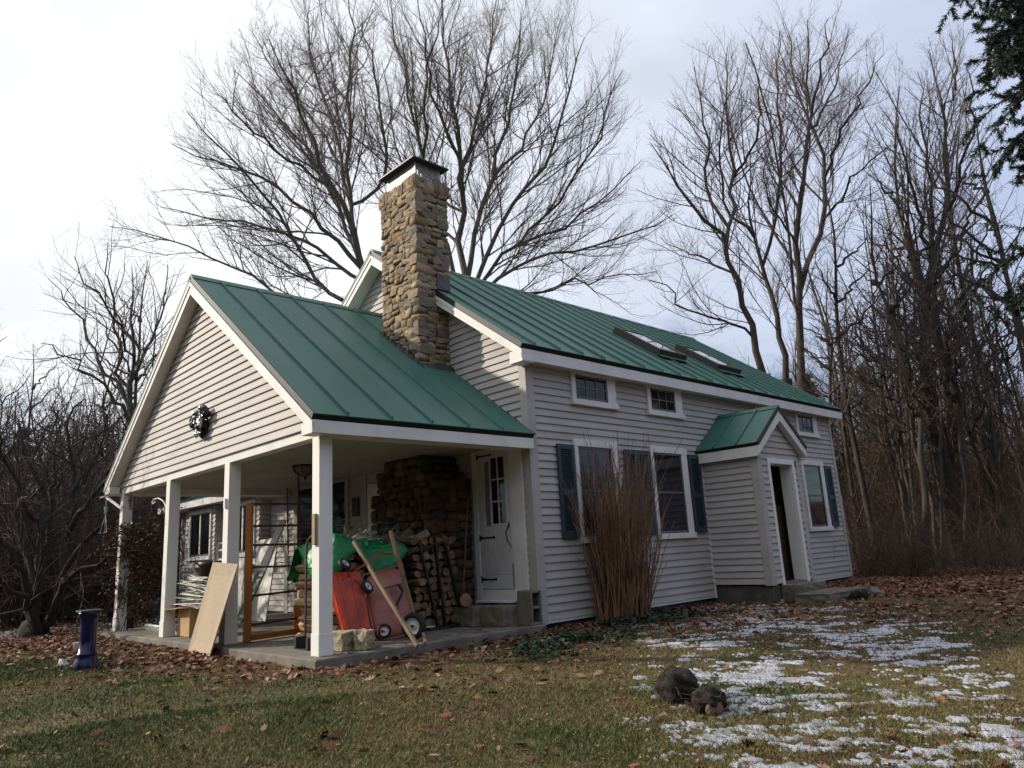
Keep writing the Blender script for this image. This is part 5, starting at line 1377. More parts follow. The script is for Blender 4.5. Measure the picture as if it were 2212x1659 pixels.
big_tree('bare_maple', b1b, left, 'huge spreading bare tree behind the chimney, its fan of limbs leaning away from the ridge', rg=rg,
         trunk=([b1b, b1, U(*zz(820, 1450), D0)], .36, .24), dens=(2.5, 5.0, 5.6), caps=(2.8, 1.4, .75), t0=.12, rm=(.0048, .0032, .0023), ang=(32, 34, 36))
b2 = U(*zz(1330, 1650), D0 + 1); b2b = np.array([b2[0], b2[1], -.1])
right = [
 limb([(1310, 1500), (1290, 1370), (1285, 1000), (1290, 800), (1270, 600), (1230, 420), (1200, 200), (1190, -60)], .20, .012, D0 + 1, D0 + 1),
 limb([(1310, 1450), (1360, 1100), (1440, 900), (1530, 620), (1560, 350), (1600, 60)], .16, .012, D0 + 1, D0 + 3),
 limb([(1330, 1480), (1420, 1250), (1560, 1010), (1700, 830), (1760, 600), (1850, 350), (1900, 160)], .14, .01, D0 + 1, D0 - 2),
 limb([(1350, 1500), (1450, 1340), (1600, 1180), (1850, 1090), (2050, 940), (2170, 780)], .12, .008, D0 + 1, D0 + 2),
 limb([(1285, 1000), (1250, 750), (1140, 480), (1100, 250), (1080, -40)], .12, .01, D0 + 1, D0 - 2),
 limb([(1290, 900), (1340, 700), (1420, 400), (1440, 150), (1450, -80)], .12, .01, D0 + 1, D0 + 5),
 limb([(1200, 1500), (1080, 1100), (1060, 790), (1040, 640), (1000, 480), (960, 250), (930, -60)], .14, .01, D0, D0),
 limb([(1060, 800), (1070, 650), (1080, 450), (1130, 230), (1200, 20)], .09, .01, D0, D0 - 3),
 limb([(1340, 1520), (1500, 1360), (1700, 1260), (1950, 1210), (2200, 1130), (2330, 1030)], .11, .008, D0 + 1, D0 - 1),
 limb([(1350, 1560), (1560, 1480), (1800, 1420), (2050, 1380), (2250, 1330)], .09, .008, D0 + 1, D0 + 3),
 limb([(1440, 900), (1560, 760), (1700, 500), (1740, 250), (1760, 80)], .09, .008, D0 + 2, D0 + 5),
 limb([(1600, 1180), (1760, 1000), (1960, 700), (2030, 450), (2060, 330)], .08, .008, D0 + 1, D0 - 3),
 limb([(1290, 1000), (1180, 950), (1000, 800), (940, 600), (900, 300)], .08, .008, D0, D0 + 4),
]
big_tree('bare_maple', b2b, right, 'huge bare tree rising straight behind the main roof ridge', rg=rg,
         trunk=([b2b, b2, U(*zz(1310, 1450), D0 + 1)], .38, .26), dens=(2.5, 5.0, 5.6), caps=(2.8, 1.4, .75), t0=.12, rm=(.0048, .0032, .0023), ang=(32, 34, 36))

# --- three tall trees beyond the far end of the roof (points read at 2600,0 + .904*z)
zr = lambda x, y: ((2600 + x * .9039) / 1.8517, y * .9039 / 1.8517)
def rlimb(pts, r0, r1, d0, d1): return limb(pts, r0, r1, d0, d1, zr)
DR = 25.0
def rtree(px, limbs, label, trunkr):
    p0 = limbs[0][0][0]; b = np.array([p0[0], p0[1], -.15])
    big_tree('bare_tree', b, limbs, label, rg=rg, trunk=([b, (b + p0) / 2, p0], trunkr * 1.2, trunkr), bark='bark_wood', twig='twig', dens=(2.2, 4.4, 4.6), caps=(2.6, 1.4, .7), t0=.14, rm=(.005, .0035, .0026), ang=(34, 36, 38))
rtree(480, [rlimb([(500, 1660), (440, 1450), (390, 1250), (360, 1100), (300, 1040), (160, 900), (90, 760), (0, 630)], .20, .01, DR - 2, DR - 4),
            rlimb([(360, 1100), (370, 960), (400, 860), (350, 640), (350, 420), (340, 200)], .12, .01, DR - 2, DR),
            rlimb([(330, 1060), (260, 950), (240, 700), (240, 520), (190, 300)], .10, .01, DR - 2, DR - 1),
            rlimb([(400, 870), (470, 700), (500, 540), (470, 300)], .08, .01, DR - 1, DR - 3),
            rlimb([(440, 1480), (300, 1400), (150, 1380), (60, 1250), (0, 1230)], .07, .008, DR - 2, DR - 5),
            rlimb([(380, 1230), (280, 1150), (130, 1100), (40, 1060)], .07, .008, DR - 2, DR)],
      'tall bare tree leaning towards the chimney, first of the three beyond the roof end', .22)
rtree(570, [rlimb([(600, 1680), (560, 1450), (550, 1300), (520, 1160), (430, 1040), (440, 850), (470, 720)], .19, .01, DR, DR),
            rlimb([(520, 1160), (560, 1000), (590, 820), (585, 600), (560, 350), (570, 120)], .12, .01, DR, DR + 2),
            rlimb([(430, 1050), (330, 980), (290, 800), (300, 560), (400, 300)], .08, .01, DR, DR - 2)],
      'bare tree with a wavy trunk, middle one of the three beyond the roof end', .2)
rtree(660, [rlimb([(670, 1690), (670, 1450), (655, 1270), (620, 1060), (660, 920), (680, 700), (710, 500), (720, 280), (700, 90)], .24, .012, DR + 1, DR + 1),
            rlimb([(660, 1270), (740, 1100), (790, 920), (800, 740), (740, 590), (640, 420), (620, 250), (590, 100)], .18, .01, DR + 1, DR + 4),
            rlimb([(800, 740), (840, 600), (920, 450), (1000, 330), (1040, 210)], .10, .008, DR + 2, DR),
            rlimb([(790, 900), (870, 800), (980, 700), (1060, 650)], .08, .008, DR + 1, DR - 2),
            rlimb([(710, 560), (780, 480), (850, 300), (870, 180)], .08, .008, DR + 1, DR + 4),
            rlimb([(630, 1100), (560, 960), (520, 880), (500, 640)], .07, .008, DR + 1, DR - 2),
            rlimb([(720, 520), (760, 300), (790, 80)], .08, .01, DR + 1, DR - 1)],
      'forked dark bare tree, last and tallest of the three beyond the roof end', .27)
rtree(1210, [rlimb([(1215, 1680), (1210, 1400), (1225, 1180), (1320, 1020), (1320, 780), (1310, 560), (1290, 380), (1230, 200)], .22, .01, DR + 2, DR + 3),
             rlimb([(1225, 1180), (1180, 1000), (1160, 850), (1100, 650), (1080, 450)], .12, .01, DR + 2, DR),
             rlimb([(1260, 1120), (1270, 900), (1230, 700), (1190, 500), (1180, 330)], .12, .01, DR + 2, DR + 4),
             rlimb([(1325, 900), (1400, 700), (1440, 520), (1400, 300)], .10, .01, DR + 2, DR),
             rlimb([(1310, 500), (1360, 350), (1340, 150)], .07, .01, DR + 3, DR + 2)],
      'tall bare tree with a crooked fork standing before the evergreen', .24)

# --- woodland trees: several shapes, each copied as an individual with its own trunk and crown
def wood_variant(seed, h, spread, stems, fan, dense):
    r = np.random.default_rng(seed); limbs = []; rads = []
    for s in range(stems):
        az = r.uniform(0, 6.28); tilt = r.uniform(.02, fan)
        top = np.array([math.cos(az) * tilt * h, math.sin(az) * tilt * h, h * r.uniform(.85, 1.0)])
        mid = top * np.array([.35, .35, .5]) + np.append(r.normal(size=2) * .25, 0)
        main = resample([(0, 0, 0), mid * .5 + np.append(r.normal(size=2) * .06, 0), mid, top * .75 + np.append(r.normal(size=2) * .3, 0), top], 12)
        limbs.append(main); r0 = h * .0062 * (1.15 if stems == 1 else .8); rads.append(r0 * np.linspace(1, .0, 12) ** .8 + .010)
        nl = r.integers(6, 11)
        for k in range(nl):
            t = r.uniform(.35, .85); p = main[int(t * 11)]; a2 = r.uniform(0, 6.28); ln = spread * r.uniform(.5, 1.0) * (1.2 - t)
            e = p + np.array([math.cos(a2) * ln, math.sin(a2) * ln, ln * r.uniform(.6, 1.35)])
            limbs.append(resample([p, p * .55 + e * .45 + np.array([math.cos(a2), math.sin(a2), -.3]) * ln * .08, e], 12)); rads.append(r0 * .42 * np.linspace(1, 0, 12) ** .8 + .009)
    L = np.stack(limbs) + np.concatenate([np.zeros((len(limbs), 1, 3)), r.normal(size=(len(limbs), 11, 3)) * .05], 1)
    R = np.stack(rads)
    v, q = tubes(L, R, 6)
    c = crown_of(L, R, r, dens=tuple(dense), lens=(.36, .42, .5), rm=(.008, .006, .005), caps=(2.2, 1.1, .6), sides=(3, 3, 3), t0=.38, up=(.35, .3, .25), ang=(42, 42, 42))
    return v, q, c
VAR = []
for k, (h, sp, st, fan, dn) in enumerate(((13, 3.6, 1, .05, (1.8, 3.2, 2.8)), (11, 3.2, 2, .14, (1.8, 3.2, 2.8)), (15, 3.0, 1, .06, (1.7, 3.2, 2.8)), (12, 2.6, 1, .10, (1.8, 3.2, 2.8)), (9, 3.4, 3, .22, (1.8, 3.2, 2.8)), (14, 2.4, 2, .08, (1.7, 3.2, 2.8)))):
    v, q, c = wood_variant(100 + k, h, sp, st, fan, dn)
    VAR.append((np_mesh('trunk', v, q, M['bark_wood'], smooth=True), np_mesh('crown', c[0], c[1], M['twig_wood']), h))
def wood_tree(x, y, k, s, rot, label, group):
    tr, cr, h = VAR[k]
    t = root('bare_tree', (x, y, gp(x, y) - .08), label, 'tree', group)
    t.rotation_euler = (random.uniform(-.03, .03), random.uniform(-.03, .03), rot); t.scale = (s, s, s * random.uniform(.92, 1.08))
    link('trunk', tr, t); link('crown', cr, t)
def place_az(px, d):
    p = at(px, 1180, d=d); return float(p[0]), float(p[1])
random.seed(31)
def scatter(n, px0, px1, d0, d1, s0, s1, label, group, kinds=range(6), avoid=True):
    k = 0; tries = 0
    while k < n and tries < n * 20:
        tries += 1
        px = random.uniform(px0, px1); d = d0 + (d1 - d0) * random.random() ** .8
        x, y = place_az(px, d)
        if avoid and (2 < x < 14.5 and -3 < y < 8.5 or x < 8.5 and y < 14 and x > 2): continue
        wood_tree(x, y, random.choice(list(kinds)), random.uniform(s0, s1), random.uniform(0, 6.28), label, group); k += 1
GR = 'slender trees of the wood beyond the far end of the cottage'
scatter(30, 1840, 2280, 22, 36, .80, 1.22, 'slender bare tree of the near wood past the far end of the cottage', GR)
scatter(44, 1760, 2300, 36, 62, .75, 1.05, 'distant bare tree deep in the wood past the far end of the cottage', 'distant trees of the wood past the cottage end')
scatter(16, 1640, 1880, 26, 40, .55, .8, 'small bare tree rising just over the far roof corner', 'small trees behind the far roof corner')
scatter(22, 1180, 1700, 40, 60, .55, .72, 'far bare tree whose top shows just above the long roof', 'far trees peeking over the long roof')
scatter(10, -60, 620, 22, 30, .62, .85, 'bare tree of the near wood on the gable side of the cottage', 'near trees on the gable side', kinds=(1, 3, 4))
scatter(56, -140, 660, 30, 58, .78, 1.15, 'distant bare tree deep in the wood on the gable side', 'distant trees on the gable side', kinds=(0, 1, 3, 4))
# background behind the wood so that it closes
scatter(40, -140, 700, 58, 90, .75, 1.0, 'faint far tree on the rise beyond the gable side wood', 'faint far trees on the rise', kinds=(0, 1, 3, 4))
scatter(40, 1700, 2330, 62, 95, .7, 1.0, 'faint far tree on the rise beyond the cottage end wood', 'faint far trees on the rise past the cottage end', kinds=(0, 1, 3, 4))

# --- the tree behind the gable edge (zoom 0,1000 scale 1.024)
rg = np.random.default_rng(44)
zl = lambda x, y: ((x * 1.0243) / 1.8517, (1000 + y * 1.0247) / 1.8517)
DL = 24.0
def llimb(pts, r0, r1, d0, d1): return limb(pts, r0, r1, d0, d1, zl)
p0 = llimb([(500, 800), (500, 660)], 1, 1, DL, DL)[0][0]; b = np.array([p0[0], p0[1], -.2])
big_tree('bare_tree', b, [llimb([(500, 800), (515, 600), (520, 400), (530, 250), (520, 80)], .16, .01, DL, DL + 1),
    llimb([(505, 680), (460, 590), (380, 500), (280, 420), (180, 360)], .10, .008, DL, DL - 2),
    llimb([(510, 620), (440, 500), (360, 380), (280, 230), (200, 100)], .10, .008, DL, DL + 2),
    llimb([(515, 560), (460, 430), (450, 250), (420, 80), (400, -20)], .10, .008, DL, DL),
    llimb([(520, 520), (600, 380), (640, 200), (650, 60)], .09, .008, DL, DL + 2),
    llimb([(520, 450), (490, 300), (330, 120), (290, 30)], .07, .008, DL, DL - 3)],
    'bare tree with thin radiating limbs just outside the porch gable edge', rg=rg, trunk=([b, (b + p0) / 2, p0], .22, .17), bark='bark_wood', twig='twig', dens=(2.2, 3.0, 2.6), caps=(2.6, 1.2, .6), t0=.15)

# --- dark many stemmed tree at the lawn edge
q0 = np.array([-.55, 9.6, gp(-.55, 9.6) - .1])
def sp(px, py, d): return U(px, py, d)
DD = 16.9
dk = []
for pts, r0, dd in (([(85, 1378), (60, 1290), (30, 1210), (0, 1160), (-60, 1110)], .16, -1), ([(88, 1370), (95, 1250), (90, 1120), (60, 1000), (40, 900)], .17, 1), ([(80, 1370), (40, 1280), (-20, 1230), (-90, 1190)], .12, -2),
                    ([(95, 1370), (130, 1270), (170, 1180), (250, 1120), (300, 1080)], .17, -1), ([(110, 1330), (150, 1240), (230, 1200), (300, 1190)], .10, -2), ([(130, 1270), (140, 1150), (170, 1040), (150, 930), (180, 860)], .13, 1),
                    ([(92, 1250), (130, 1120), (110, 980), (130, 880)], .10, 2), ([(140, 1150), (210, 1050), (280, 960), (330, 930)], .09, -2), ([(60, 1290), (50, 1150), (0, 1030), (-30, 950)], .10, 2),
                    ([(170, 1180), (230, 1080), (300, 1020), (260, 900)], .08, 1), ([(90, 1120), (20, 1010), (-40, 900)], .08, -2), ([(170, 1040), (230, 950), (220, 850)], .07, 1)):
    dk.append(([U(a, b_, DD + dd * i / (len(pts) - 1)) for i, (a, b_) in enumerate(pts)], r0, .012))
big_tree('dark_apple_tree', q0, dk, 'dark low tree with many stems spreading from one base at the lawn edge', rg=np.random.default_rng(8), bark='bark_dark', twig='twig_dark',
         trunk=([q0, q0 + np.array([0, 0, .25]), U(88, 1352, DD)], .30, .26), dens=(3.0, 4.2, 3.6), lens=(.5, .45, .5), caps=(2.2, 1.0, .5), up=(.2, .2, .15), ang=(50, 48, 45), rm=(.008, .006, .005), t0=.2)

# --- thickets: thin stems nobody could count
def thicket(name, n, area, hgt, label, mat_='brush', seed=3, rad=.006):
    r = np.random.default_rng(seed)
    xy = area(r, n); n = len(xy)
    z = gz(xy[:, 0], xy[:, 1])
    h = hgt(r, n) * (.35 + 1.1 * fbm(xy[:, 0], xy[:, 1], .35, 3) ** 1.2 * 1.5)
    d = unit(np.concatenate([r.normal(size=(n, 2)) * .42, np.ones((n, 1))], 1))
    P = np.empty((n, 5, 3)); P[:, 0] = np.stack([xy[:, 0], xy[:, 1], z - .05], 1)
    for i in range(1, 5):
        d = unit(d + r.normal(size=(n, 3)) * .26); P[:, i] = P[:, i - 1] + d * (h / 4)[:, None]
    R = (rad * (.6 + h / 3))[:, None] * np.linspace(1, .3, 5)[None]
    c1, r1 = branch(P, R, 2.2, 40, lambda L, t, m: L * .35 * (1.2 - t) * r.uniform(.5, 1.3, m), 3, r, t0=.15, up=.2, wig=.25, rmin=.0035, minlen=.1)
    c2, r2 = branch(c1, r1, 3.0, 42, lambda L, t, m: L * .5 * r.uniform(.5, 1.2, m), 3, r, t0=.1, up=.1, wig=.25, rmin=.003, minlen=.08)
    v, q = merge([tubes(P, R, 3), tubes(c1, r1, 3), tubes(c2, r2, 3)])
    o = link(name, np_mesh(name, v, q, M[mat_])); tag(o, label, 'undergrowth', None, 'stuff'); return o
def area_px(px0, px1, d0, d1, pw=1.0, avoid=True):
    def f(r, n):
        px = r.uniform(px0, px1, n); d = d0 + (d1 - d0) * r.random(n) ** pw
        v = CW[None] + CR[None] * ((px - 1106) / F)[:, None] - CU[None] * ((1180 - 829.5) / F)
        k = d / np.hypot(v[:, 0], v[:, 1]); xy = np.stack([CAM[0] + v[:, 0] * k, CAM[1] + v[:, 1] * k], 1)
        x, y = xy[:, 0], xy[:, 1]
        ok = ~((x > 2) & (x < 13.3) & (y > -2.2) & (y < 8)) & ~((x > 2) & (x < 8.5) & (y < 14) & (y > 5))
        return xy[ok]
    return f
thicket('undergrowth', 2000, area_px(1830, 2300, 17.5, 32, .8), lambda r, n: .4 + r.gamma(1.5, .65, n).clip(0, 3.2), 'brown tangled thicket at the foot of the wood past the cottage end', seed=3, rad=.007)
thicket('undergrowth', 2600, area_px(1760, 2330, 28, 60), lambda r, n: 1.2 + r.gamma(2.0, .9, n).clip(0, 5), 'tall brown brush filling the wood past the cottage end', seed=4, rad=.010)
thicket('undergrowth', 3800, area_px(-150, 680, 22, 60), lambda r, n: r.uniform(1.5, 5.0, n), 'dark brown brush filling the wood on the gable side', seed=5, rad=.010)
thicket('undergrowth', 2600, area_px(-160, 520, 20, 44), lambda r, n: 1.2 + r.gamma(2.0, .75, n).clip(0, 3.6), 'tall dark brush standing close behind the many stemmed tree', mat_='twig_dark', seed=8, rad=.011)
thicket('undergrowth', 420, area_px(1845, 2000, 17.2, 19.5), lambda r, n: r.uniform(.7, 1.9, n), 'leafless bush of thin stems at the far corner of the cottage', seed=6, rad=.006)

# --- clump of dry canes in front of the long wall windows
rc = np.random.default_rng(12)
n = 400; c0x, c0y = 4.36, -.42
a = rc.uniform(0, 6.28, n); rr_ = .42 * np.sqrt(rc.random(n))
P = np.empty((n, 8, 3)); bx_ = c0x + rr_ * np.cos(a) * 1.05; by_ = c0y + rr_ * np.sin(a) * .7
P[:, 0] = np.stack([bx_, by_, gz(bx_, by_) - .03], 1)
h = rc.uniform(.9, 3.15, n) ** .9 * (1 - .18 * (rr_ / .40)) + .12
d = unit(np.stack([np.cos(a) * rr_ * .02 + rc.normal(0, .065, n), np.sin(a) * rr_ * .05 - .02 + rc.normal(0, .07, n), np.ones(n)], 1))
bend = rc.normal(0, .026, (n, 2))
for i in range(1, 8):
    d = unit(d + rc.normal(size=(n, 3)) * .065 + np.stack([np.cos(a) * .008 + bend[:, 0], np.sin(a) * .012 - .004 + bend[:, 1] * .5, np.zeros(n)], 1)); P[:, i] = P[:, i - 1] + d * (h / 7)[:, None]
R = rc.uniform(.0045, .0105, n)[:, None] * np.linspace(1, .35, 8)[None]
c1, r1 = branch(P, R, 2.2, 20, lambda L, t, m: L * .22 * (1.25 - t) * rc.uniform(.4, 1.7, m), 4, rc, t0=.25, up=.4, wig=.2, rmin=.0026, minlen=.1)
cane = root('cane_shrub', (c0x, c0y, gp(c0x, c0y)), 'tall clump of dry tan canes in front of the shuttered windows', 'shrub')
off = np.array(ORG[cane.name])
for i0, nm in ((0, 'stem'),):
    v, q = tubes(P - off, R, 5); link('stems', np_mesh('stems', v, q, M['cane'], smooth=True), cane)['kind'] = 'stuff'
v, q = tubes(c1 - off, r1, 3); link('twigs', np_mesh('twigs', v, q, M['cane']), cane)['kind'] = 'stuff'

# --- evergreen at the edge of the picture
rg = np.random.default_rng(77)
ex, ey = place_az(2562, 18.0); eb = np.array([ex, ey, gp(ex, ey) - .1])
ev = root('evergreen_tree', tuple(eb), 'dark drooping evergreen reaching in beside the wood', 'tree')
H = 15.5
tr_ = resample([(0, 0, 0), (.1, 0, 5), (.0, .1, 10), (.05, 0, H)], 12)
v, q = tubes(tr_[None], np.linspace(.26, .03, 12)[None], 10)
link('trunk', np_mesh('trunk', v, q, M['bark_dark'], smooth=True), ev)
nb_ = 190
hz = np.concatenate([rg.uniform(8.0, H - .3, nb_ - 26), rg.uniform(5.2, 6.6, 26)]); az = rg.uniform(0, 6.28, nb_)
ln = (1.65 * (1 - ((hz - 10.5) / 9) ** 2) + .2) * rg.uniform(.5, 1.12, nb_) * (1 + .16 * np.sin(hz * 2.1)); ln = np.where(hz < 7.5, ln * rg.uniform(.8, 1.75, nb_), ln)
Bp = np.empty((nb_, 7, 3))
for i in range(7):
    t = i / 6; Bp[:, i] = np.stack([np.cos(az) * ln * t, np.sin(az) * ln * t, hz + .35 * ln * t - .75 * ln * t * t], 1)
Br = np.linspace(.035, .006, 7)[None] * np.ones((nb_, 1))
s1, sr1 = branch(Bp, Br, 5.0, 60, lambda L, t, m: (L * .34 * (1.15 - t) + .15) * rg.uniform(.5, 1.2, m), 4, rg, t0=.2, up=-.5, wig=.12, rmin=.004)
v, q = merge([tubes(Bp, Br, 4), tubes(s1, sr1, 3)]); link('boughs', np_mesh('boughs', v, q, M['bark_dark']), ev)
# needles: thin blades along the sprays
def needles(polys, per, ln, wd, rgx):
    n, m, _ = polys.shape
    tot = n * per; idx = np.repeat(np.arange(n), per); t = rgx.random(tot) * (m - 1); i = np.minimum(t.astype(int), m - 2); f = (t - i)[:, None]
    p = polys[idx, i] * (1 - f) + polys[idx, i + 1] * f; d = unit(polys[idx, i + 1] - polys[idx, i])
    sdir = unit(np.cross(d, rgx.normal(size=(tot, 3)))); nd = unit(d * .7 + sdir + np.array([0, 0, -.25])); L_ = ln * rgx.uniform(.6, 1.3, tot)[:, None]
    w = unit(np.cross(nd, rgx.normal(size=(tot, 3)))) * wd
    Vv = np.stack([p - w * .5, p + w * .5, p + nd * L_ + w * .35, p + nd * L_ - w * .35], 1).reshape(-1, 3)
    return Vv, np.arange(tot * 4).reshape(-1, 4)
v, q = merge([needles(s1, 150, .085, .014, rg), needles(Bp[:, 2:], 160, .09, .014, rg)])
link('foliage', np_mesh('foliage', v, q, M['needle']), ev)['kind'] = 'stuff'

# small evergreens seen dark between the trunks
def young_evergreen(px, d, h, label, seed):
    r = np.random.default_rng(seed); x, y = place_az(px, d); t = root('young_evergreen', (x, y, gp(x, y) - .05), label, 'tree')
    trn = resample([(0, 0, 0), (0, 0, h * .5), (0, 0, h)], 6); v, q = tubes(trn[None], np.linspace(.09, .01, 6)[None], 6); link('trunk', np_mesh('trunk', v, q, M['bark_dark'], smooth=True), t)
    n = 90; hz = r.uniform(h * .08, h * .97, n); a = r.uniform(0, 6.28, n); l = (h * .26 * (1 - hz / h) + .15) * r.uniform(.6, 1.15, n)
    B = np.stack([np.stack([np.cos(a) * l * k / 3, np.sin(a) * l * k / 3, hz - .25 * l * (k / 3) ** 2 + .1 * l * k / 3], 1) for k in range(4)], 1)
    v, q = needles(B, 60, .2, .05, r); link('foliage', np_mesh('foliage', v, q, M['needle']), t)['kind'] = 'stuff'
for i, (px, d, h, lb) in enumerate(((1790, 31, 7.5, 'small dark evergreen showing above the far roof corner'), (1930, 38, 9, 'small dark evergreen in the wood nearest the cottage end'), (2060, 44, 9, 'small dark evergreen deep among the trunks'), (2170, 34, 6.5, 'small dark evergreen below the big drooping one'), (30, 40, 8, 'dark evergreen hidden in the gable side wood'), (300, 46, 8, 'dark evergreen in the wood just outside the gable edge'))):
    young_evergreen(px, d, h, lb, 60 + i)

# ------------------------------------------------------------------ ground cover
def in_slab(x, y, m=0.0): return (x > -.14 - m) & (x < 3.1 + m) & (y > -.19 - m) & (y < 7.0 + m)
def in_house(x, y): return (x > 3.05) & (x < 12.75) & (y > -.06) & (y < 7) | (x > 7.15) & (x < 8.68) & (y > -1.15) & (y < 0) | (x > 3.05) & (x < 7.5) & (y > 6.5) & (y < 12.6)
def px_area(r, n, py0, py1, px0=-60, px1=2270, zref=-.3):
    """points of the ground seen between two heights of the picture: keeps cover dense where it is looked at"""
    px = r.uniform(px0, px1, n); py = r.uniform(py0, py1, n)
    v = CW[None] + CR[None] * ((px - 1106) / F)[:, None] - CU[None] * ((py - 829.5) / F)[:, None]
    t = (zref - CAM[2]) / v[:, 2]; return CAM[0] + v[:, 0] * t, CAM[1] + v[:, 1] * t, t
rgr = np.random.default_rng(5)
# grass
xs, ys = [], []
def ring_pts(r, n, d0, d1, a0=2, a1=90, power=1.0):
    d = d0 + (d1 - d0) * r.random(n) ** power; a = np.radians(r.uniform(a0, a1, n)); return CAM[0] + d * np.cos(a), CAM[1] + d * np.sin(a)
for (n, d0, d1) in ((230000, 2.3, 6.5), (210000, 6.5, 12), (70000, 12, 20)):
    x, y = ring_pts(rgr, n, d0, d1, 2, 92, .75); xs.append(x); ys.append(y)
x, y = np.concatenate(xs), np.concatenate(ys)
wf = woods_fac(x, y); keep = ~in_slab(x, y) & ~in_house(x, y) & (rgr.random(len(x)) > wf * .90) & (fbm(x, y, 1.4, 3) + rgr.random(len(x)) * .5 > .52)
x, y = x[keep], y[keep]; n = len(x); z = gz(x, y)
dist = np.hypot(x - CAM[0], y - CAM[1])
greenf = np.clip((fbm(x, y, .55, 3) - .5) * 2.2 + .34 + .44 * sstep(.2, -2.6, x - .35 * (y + 4)) - .55 * sstep(.6, 5, x), 0, 1)
hgt = rgr.uniform(.008, .028, n) * (.75 + .6 * greenf) * (1 + .03 * dist); wid = .0020 * (1 + .15 * dist) * rgr.uniform(.7, 1.4, n)
a = rgr.uniform(0, 2 * np.pi, n); lean = rgr.normal(size=(n, 2)) * (hgt * .75)[:, None]
sx_, sy_ = np.cos(a) * wid, np.sin(a) * wid
V = np.empty((n, 3, 3)); V[:, 0] = np.stack([x - sx_, y - sy_, z - .004], 1); V[:, 1] = np.stack([x + sx_, y + sy_, z - .004], 1); V[:, 2] = np.stack([x + lean[:, 0], y + lean[:, 1], z + hgt], 1)
g = link('grass', np_mesh('grass', V.reshape(-1, 3), np.arange(3 * n).reshape(-1, 3), M['grass'], attr={'green': np.repeat(greenf, 3)}))
tag(g, 'short patchy winter lawn, green turning to straw', 'grass', None, 'stuff')

# fallen oak leaves
def leaves(name, x, y, z, size, m, label, cat, r, tilt=.5, lobes=True, parent=None, dirn=None, kind='stuff', org=(0, 0, 0)):
    n = len(x)
    if lobes: prof = [(-.5, 0), (-.30, .10), (-.22, .24), (-.12, .10), (.02, .30), (.12, .12), (.26, .22), (.34, .08), (.5, 0)]
    else: prof = [(-.5, 0), (-.25, .2), (.05, .26), (.3, .15), (.5, 0)]
    up_ = [(a, b, 1) for a, b in prof]; lo_ = [(a, -b, -1) for a, b in prof[1:-1]]
    pts = up_ + lo_; m_ = len(prof)
    X = np.array([p[0] for p in pts]); Y = np.array([p[1] for p in pts])
    curl = r.uniform(-.5, 1.3, n)[:, None]; Z = curl * (Y[None] ** 2 * 1.8 + (X[None] ** 2) * .55)
    s = size(r, n)[:, None]
    L = np.stack([X[None] * s, Y[None] * s, Z * s], -1)
    a = r.uniform(0, 2 * np.pi, n); ca, sa = np.cos(a), np.sin(a); Rz = np.zeros((n, 3, 3)); Rz[:, 0, 0] = ca; Rz[:, 0, 1] = -sa; Rz[:, 1, 0] = sa; Rz[:, 1, 1] = ca; Rz[:, 2, 2] = 1
    b = r.normal(0, tilt, n); cb_, sb_ = np.cos(b), np.sin(b); Rx = np.zeros((n, 3, 3)); Rx[:, 0, 0] = 1; Rx[:, 1, 1] = cb_; Rx[:, 1, 2] = -sb_; Rx[:, 2, 1] = sb_; Rx[:, 2, 2] = cb_
    c = r.normal(0, tilt * .6, n); cc, sc_ = np.cos(c), np.sin(c); Ry = np.zeros((n, 3, 3)); Ry[:, 0, 0] = cc; Ry[:, 0, 2] = sc_; Ry[:, 1, 1] = 1; Ry[:, 2, 0] = -sc_; Ry[:, 2, 2] = cc
    Rm = Rz @ Rx @ Ry
    W = np.einsum('nij,npj->npi', Rm, L) + np.stack([x - org[0], y - org[1], z - org[2]], 1)[:, None, :]
    k = len(pts); o = np.arange(n)[:, None] * k
    q = []
    q.append([0, 1, m_, m_]);
    for i in range(1, m_ - 2): q.append([i, i + 1, m_ + i, m_ + i - 1])
    q.append([m_ - 2, m_ - 1, k - 1, k - 1])
    quads = np.array([t for t in q if len(set(t)) == 4]); tris = np.array([[0, 1, m_], [m_ - 2, m_ - 1, k - 1]])
    # everything as triangles to keep one loop size
    T = np.concatenate([tris, quads[:, [0, 1, 2]], quads[:, [0, 2, 3]]])
    F_ = (o[:, :, None] + T[None]).reshape(-1, 3)
    me = np_mesh(name, W.reshape(-1, 3), F_, M[m])
    ob = link(name, me, parent)
    if parent is None: tag(ob, label, cat, None, kind)
    else: ob['kind'] = kind
    return ob
rl = np.random.default_rng(15)
lx, ly = [], []
def add_leaves(x, y, p):
    k = (rl.random(len(x)) < p) & ~in_slab(x, y, .03) & ~in_house(x, y); lx.append(x[k]); ly.append(y[k])
x, y = ring_pts(rl, 9000, 2.4, 15, 2, 92, .8); add_leaves(x, y, .06 + .22 * (fbm(x, y, .8, 3) > .55))
x, y = rl.uniform(-2.4, 0, 9000), rl.uniform(-.6, 9, 9000); add_leaves(x, y, np.exp(-((x + .1) / .9) ** 2) * (.25 + .9 * sstep(.2, 2.5, y)) + .25 * sstep(3, 6, y))
x, y = rl.uniform(-.2, 13, 16000), rl.uniform(-2.2, .1, 16000); add_leaves(x, y, np.exp(-((y + .15) / .55) ** 2) * .75 * (.35 + .65 * (fbm(x, y, .9, 2) > .45)) + .08)
x, y = rl.uniform(6.5, 17, 26000), rl.uniform(-6.5, 3, 26000); add_leaves(x, y, .75 * sstep(7.5, 10.5, x + .5 * (fbm(x, y, .5, 2) - .5) * 4) + .3 * (fbm(x, y, .9, 3) > .55) * (y > -3.2))
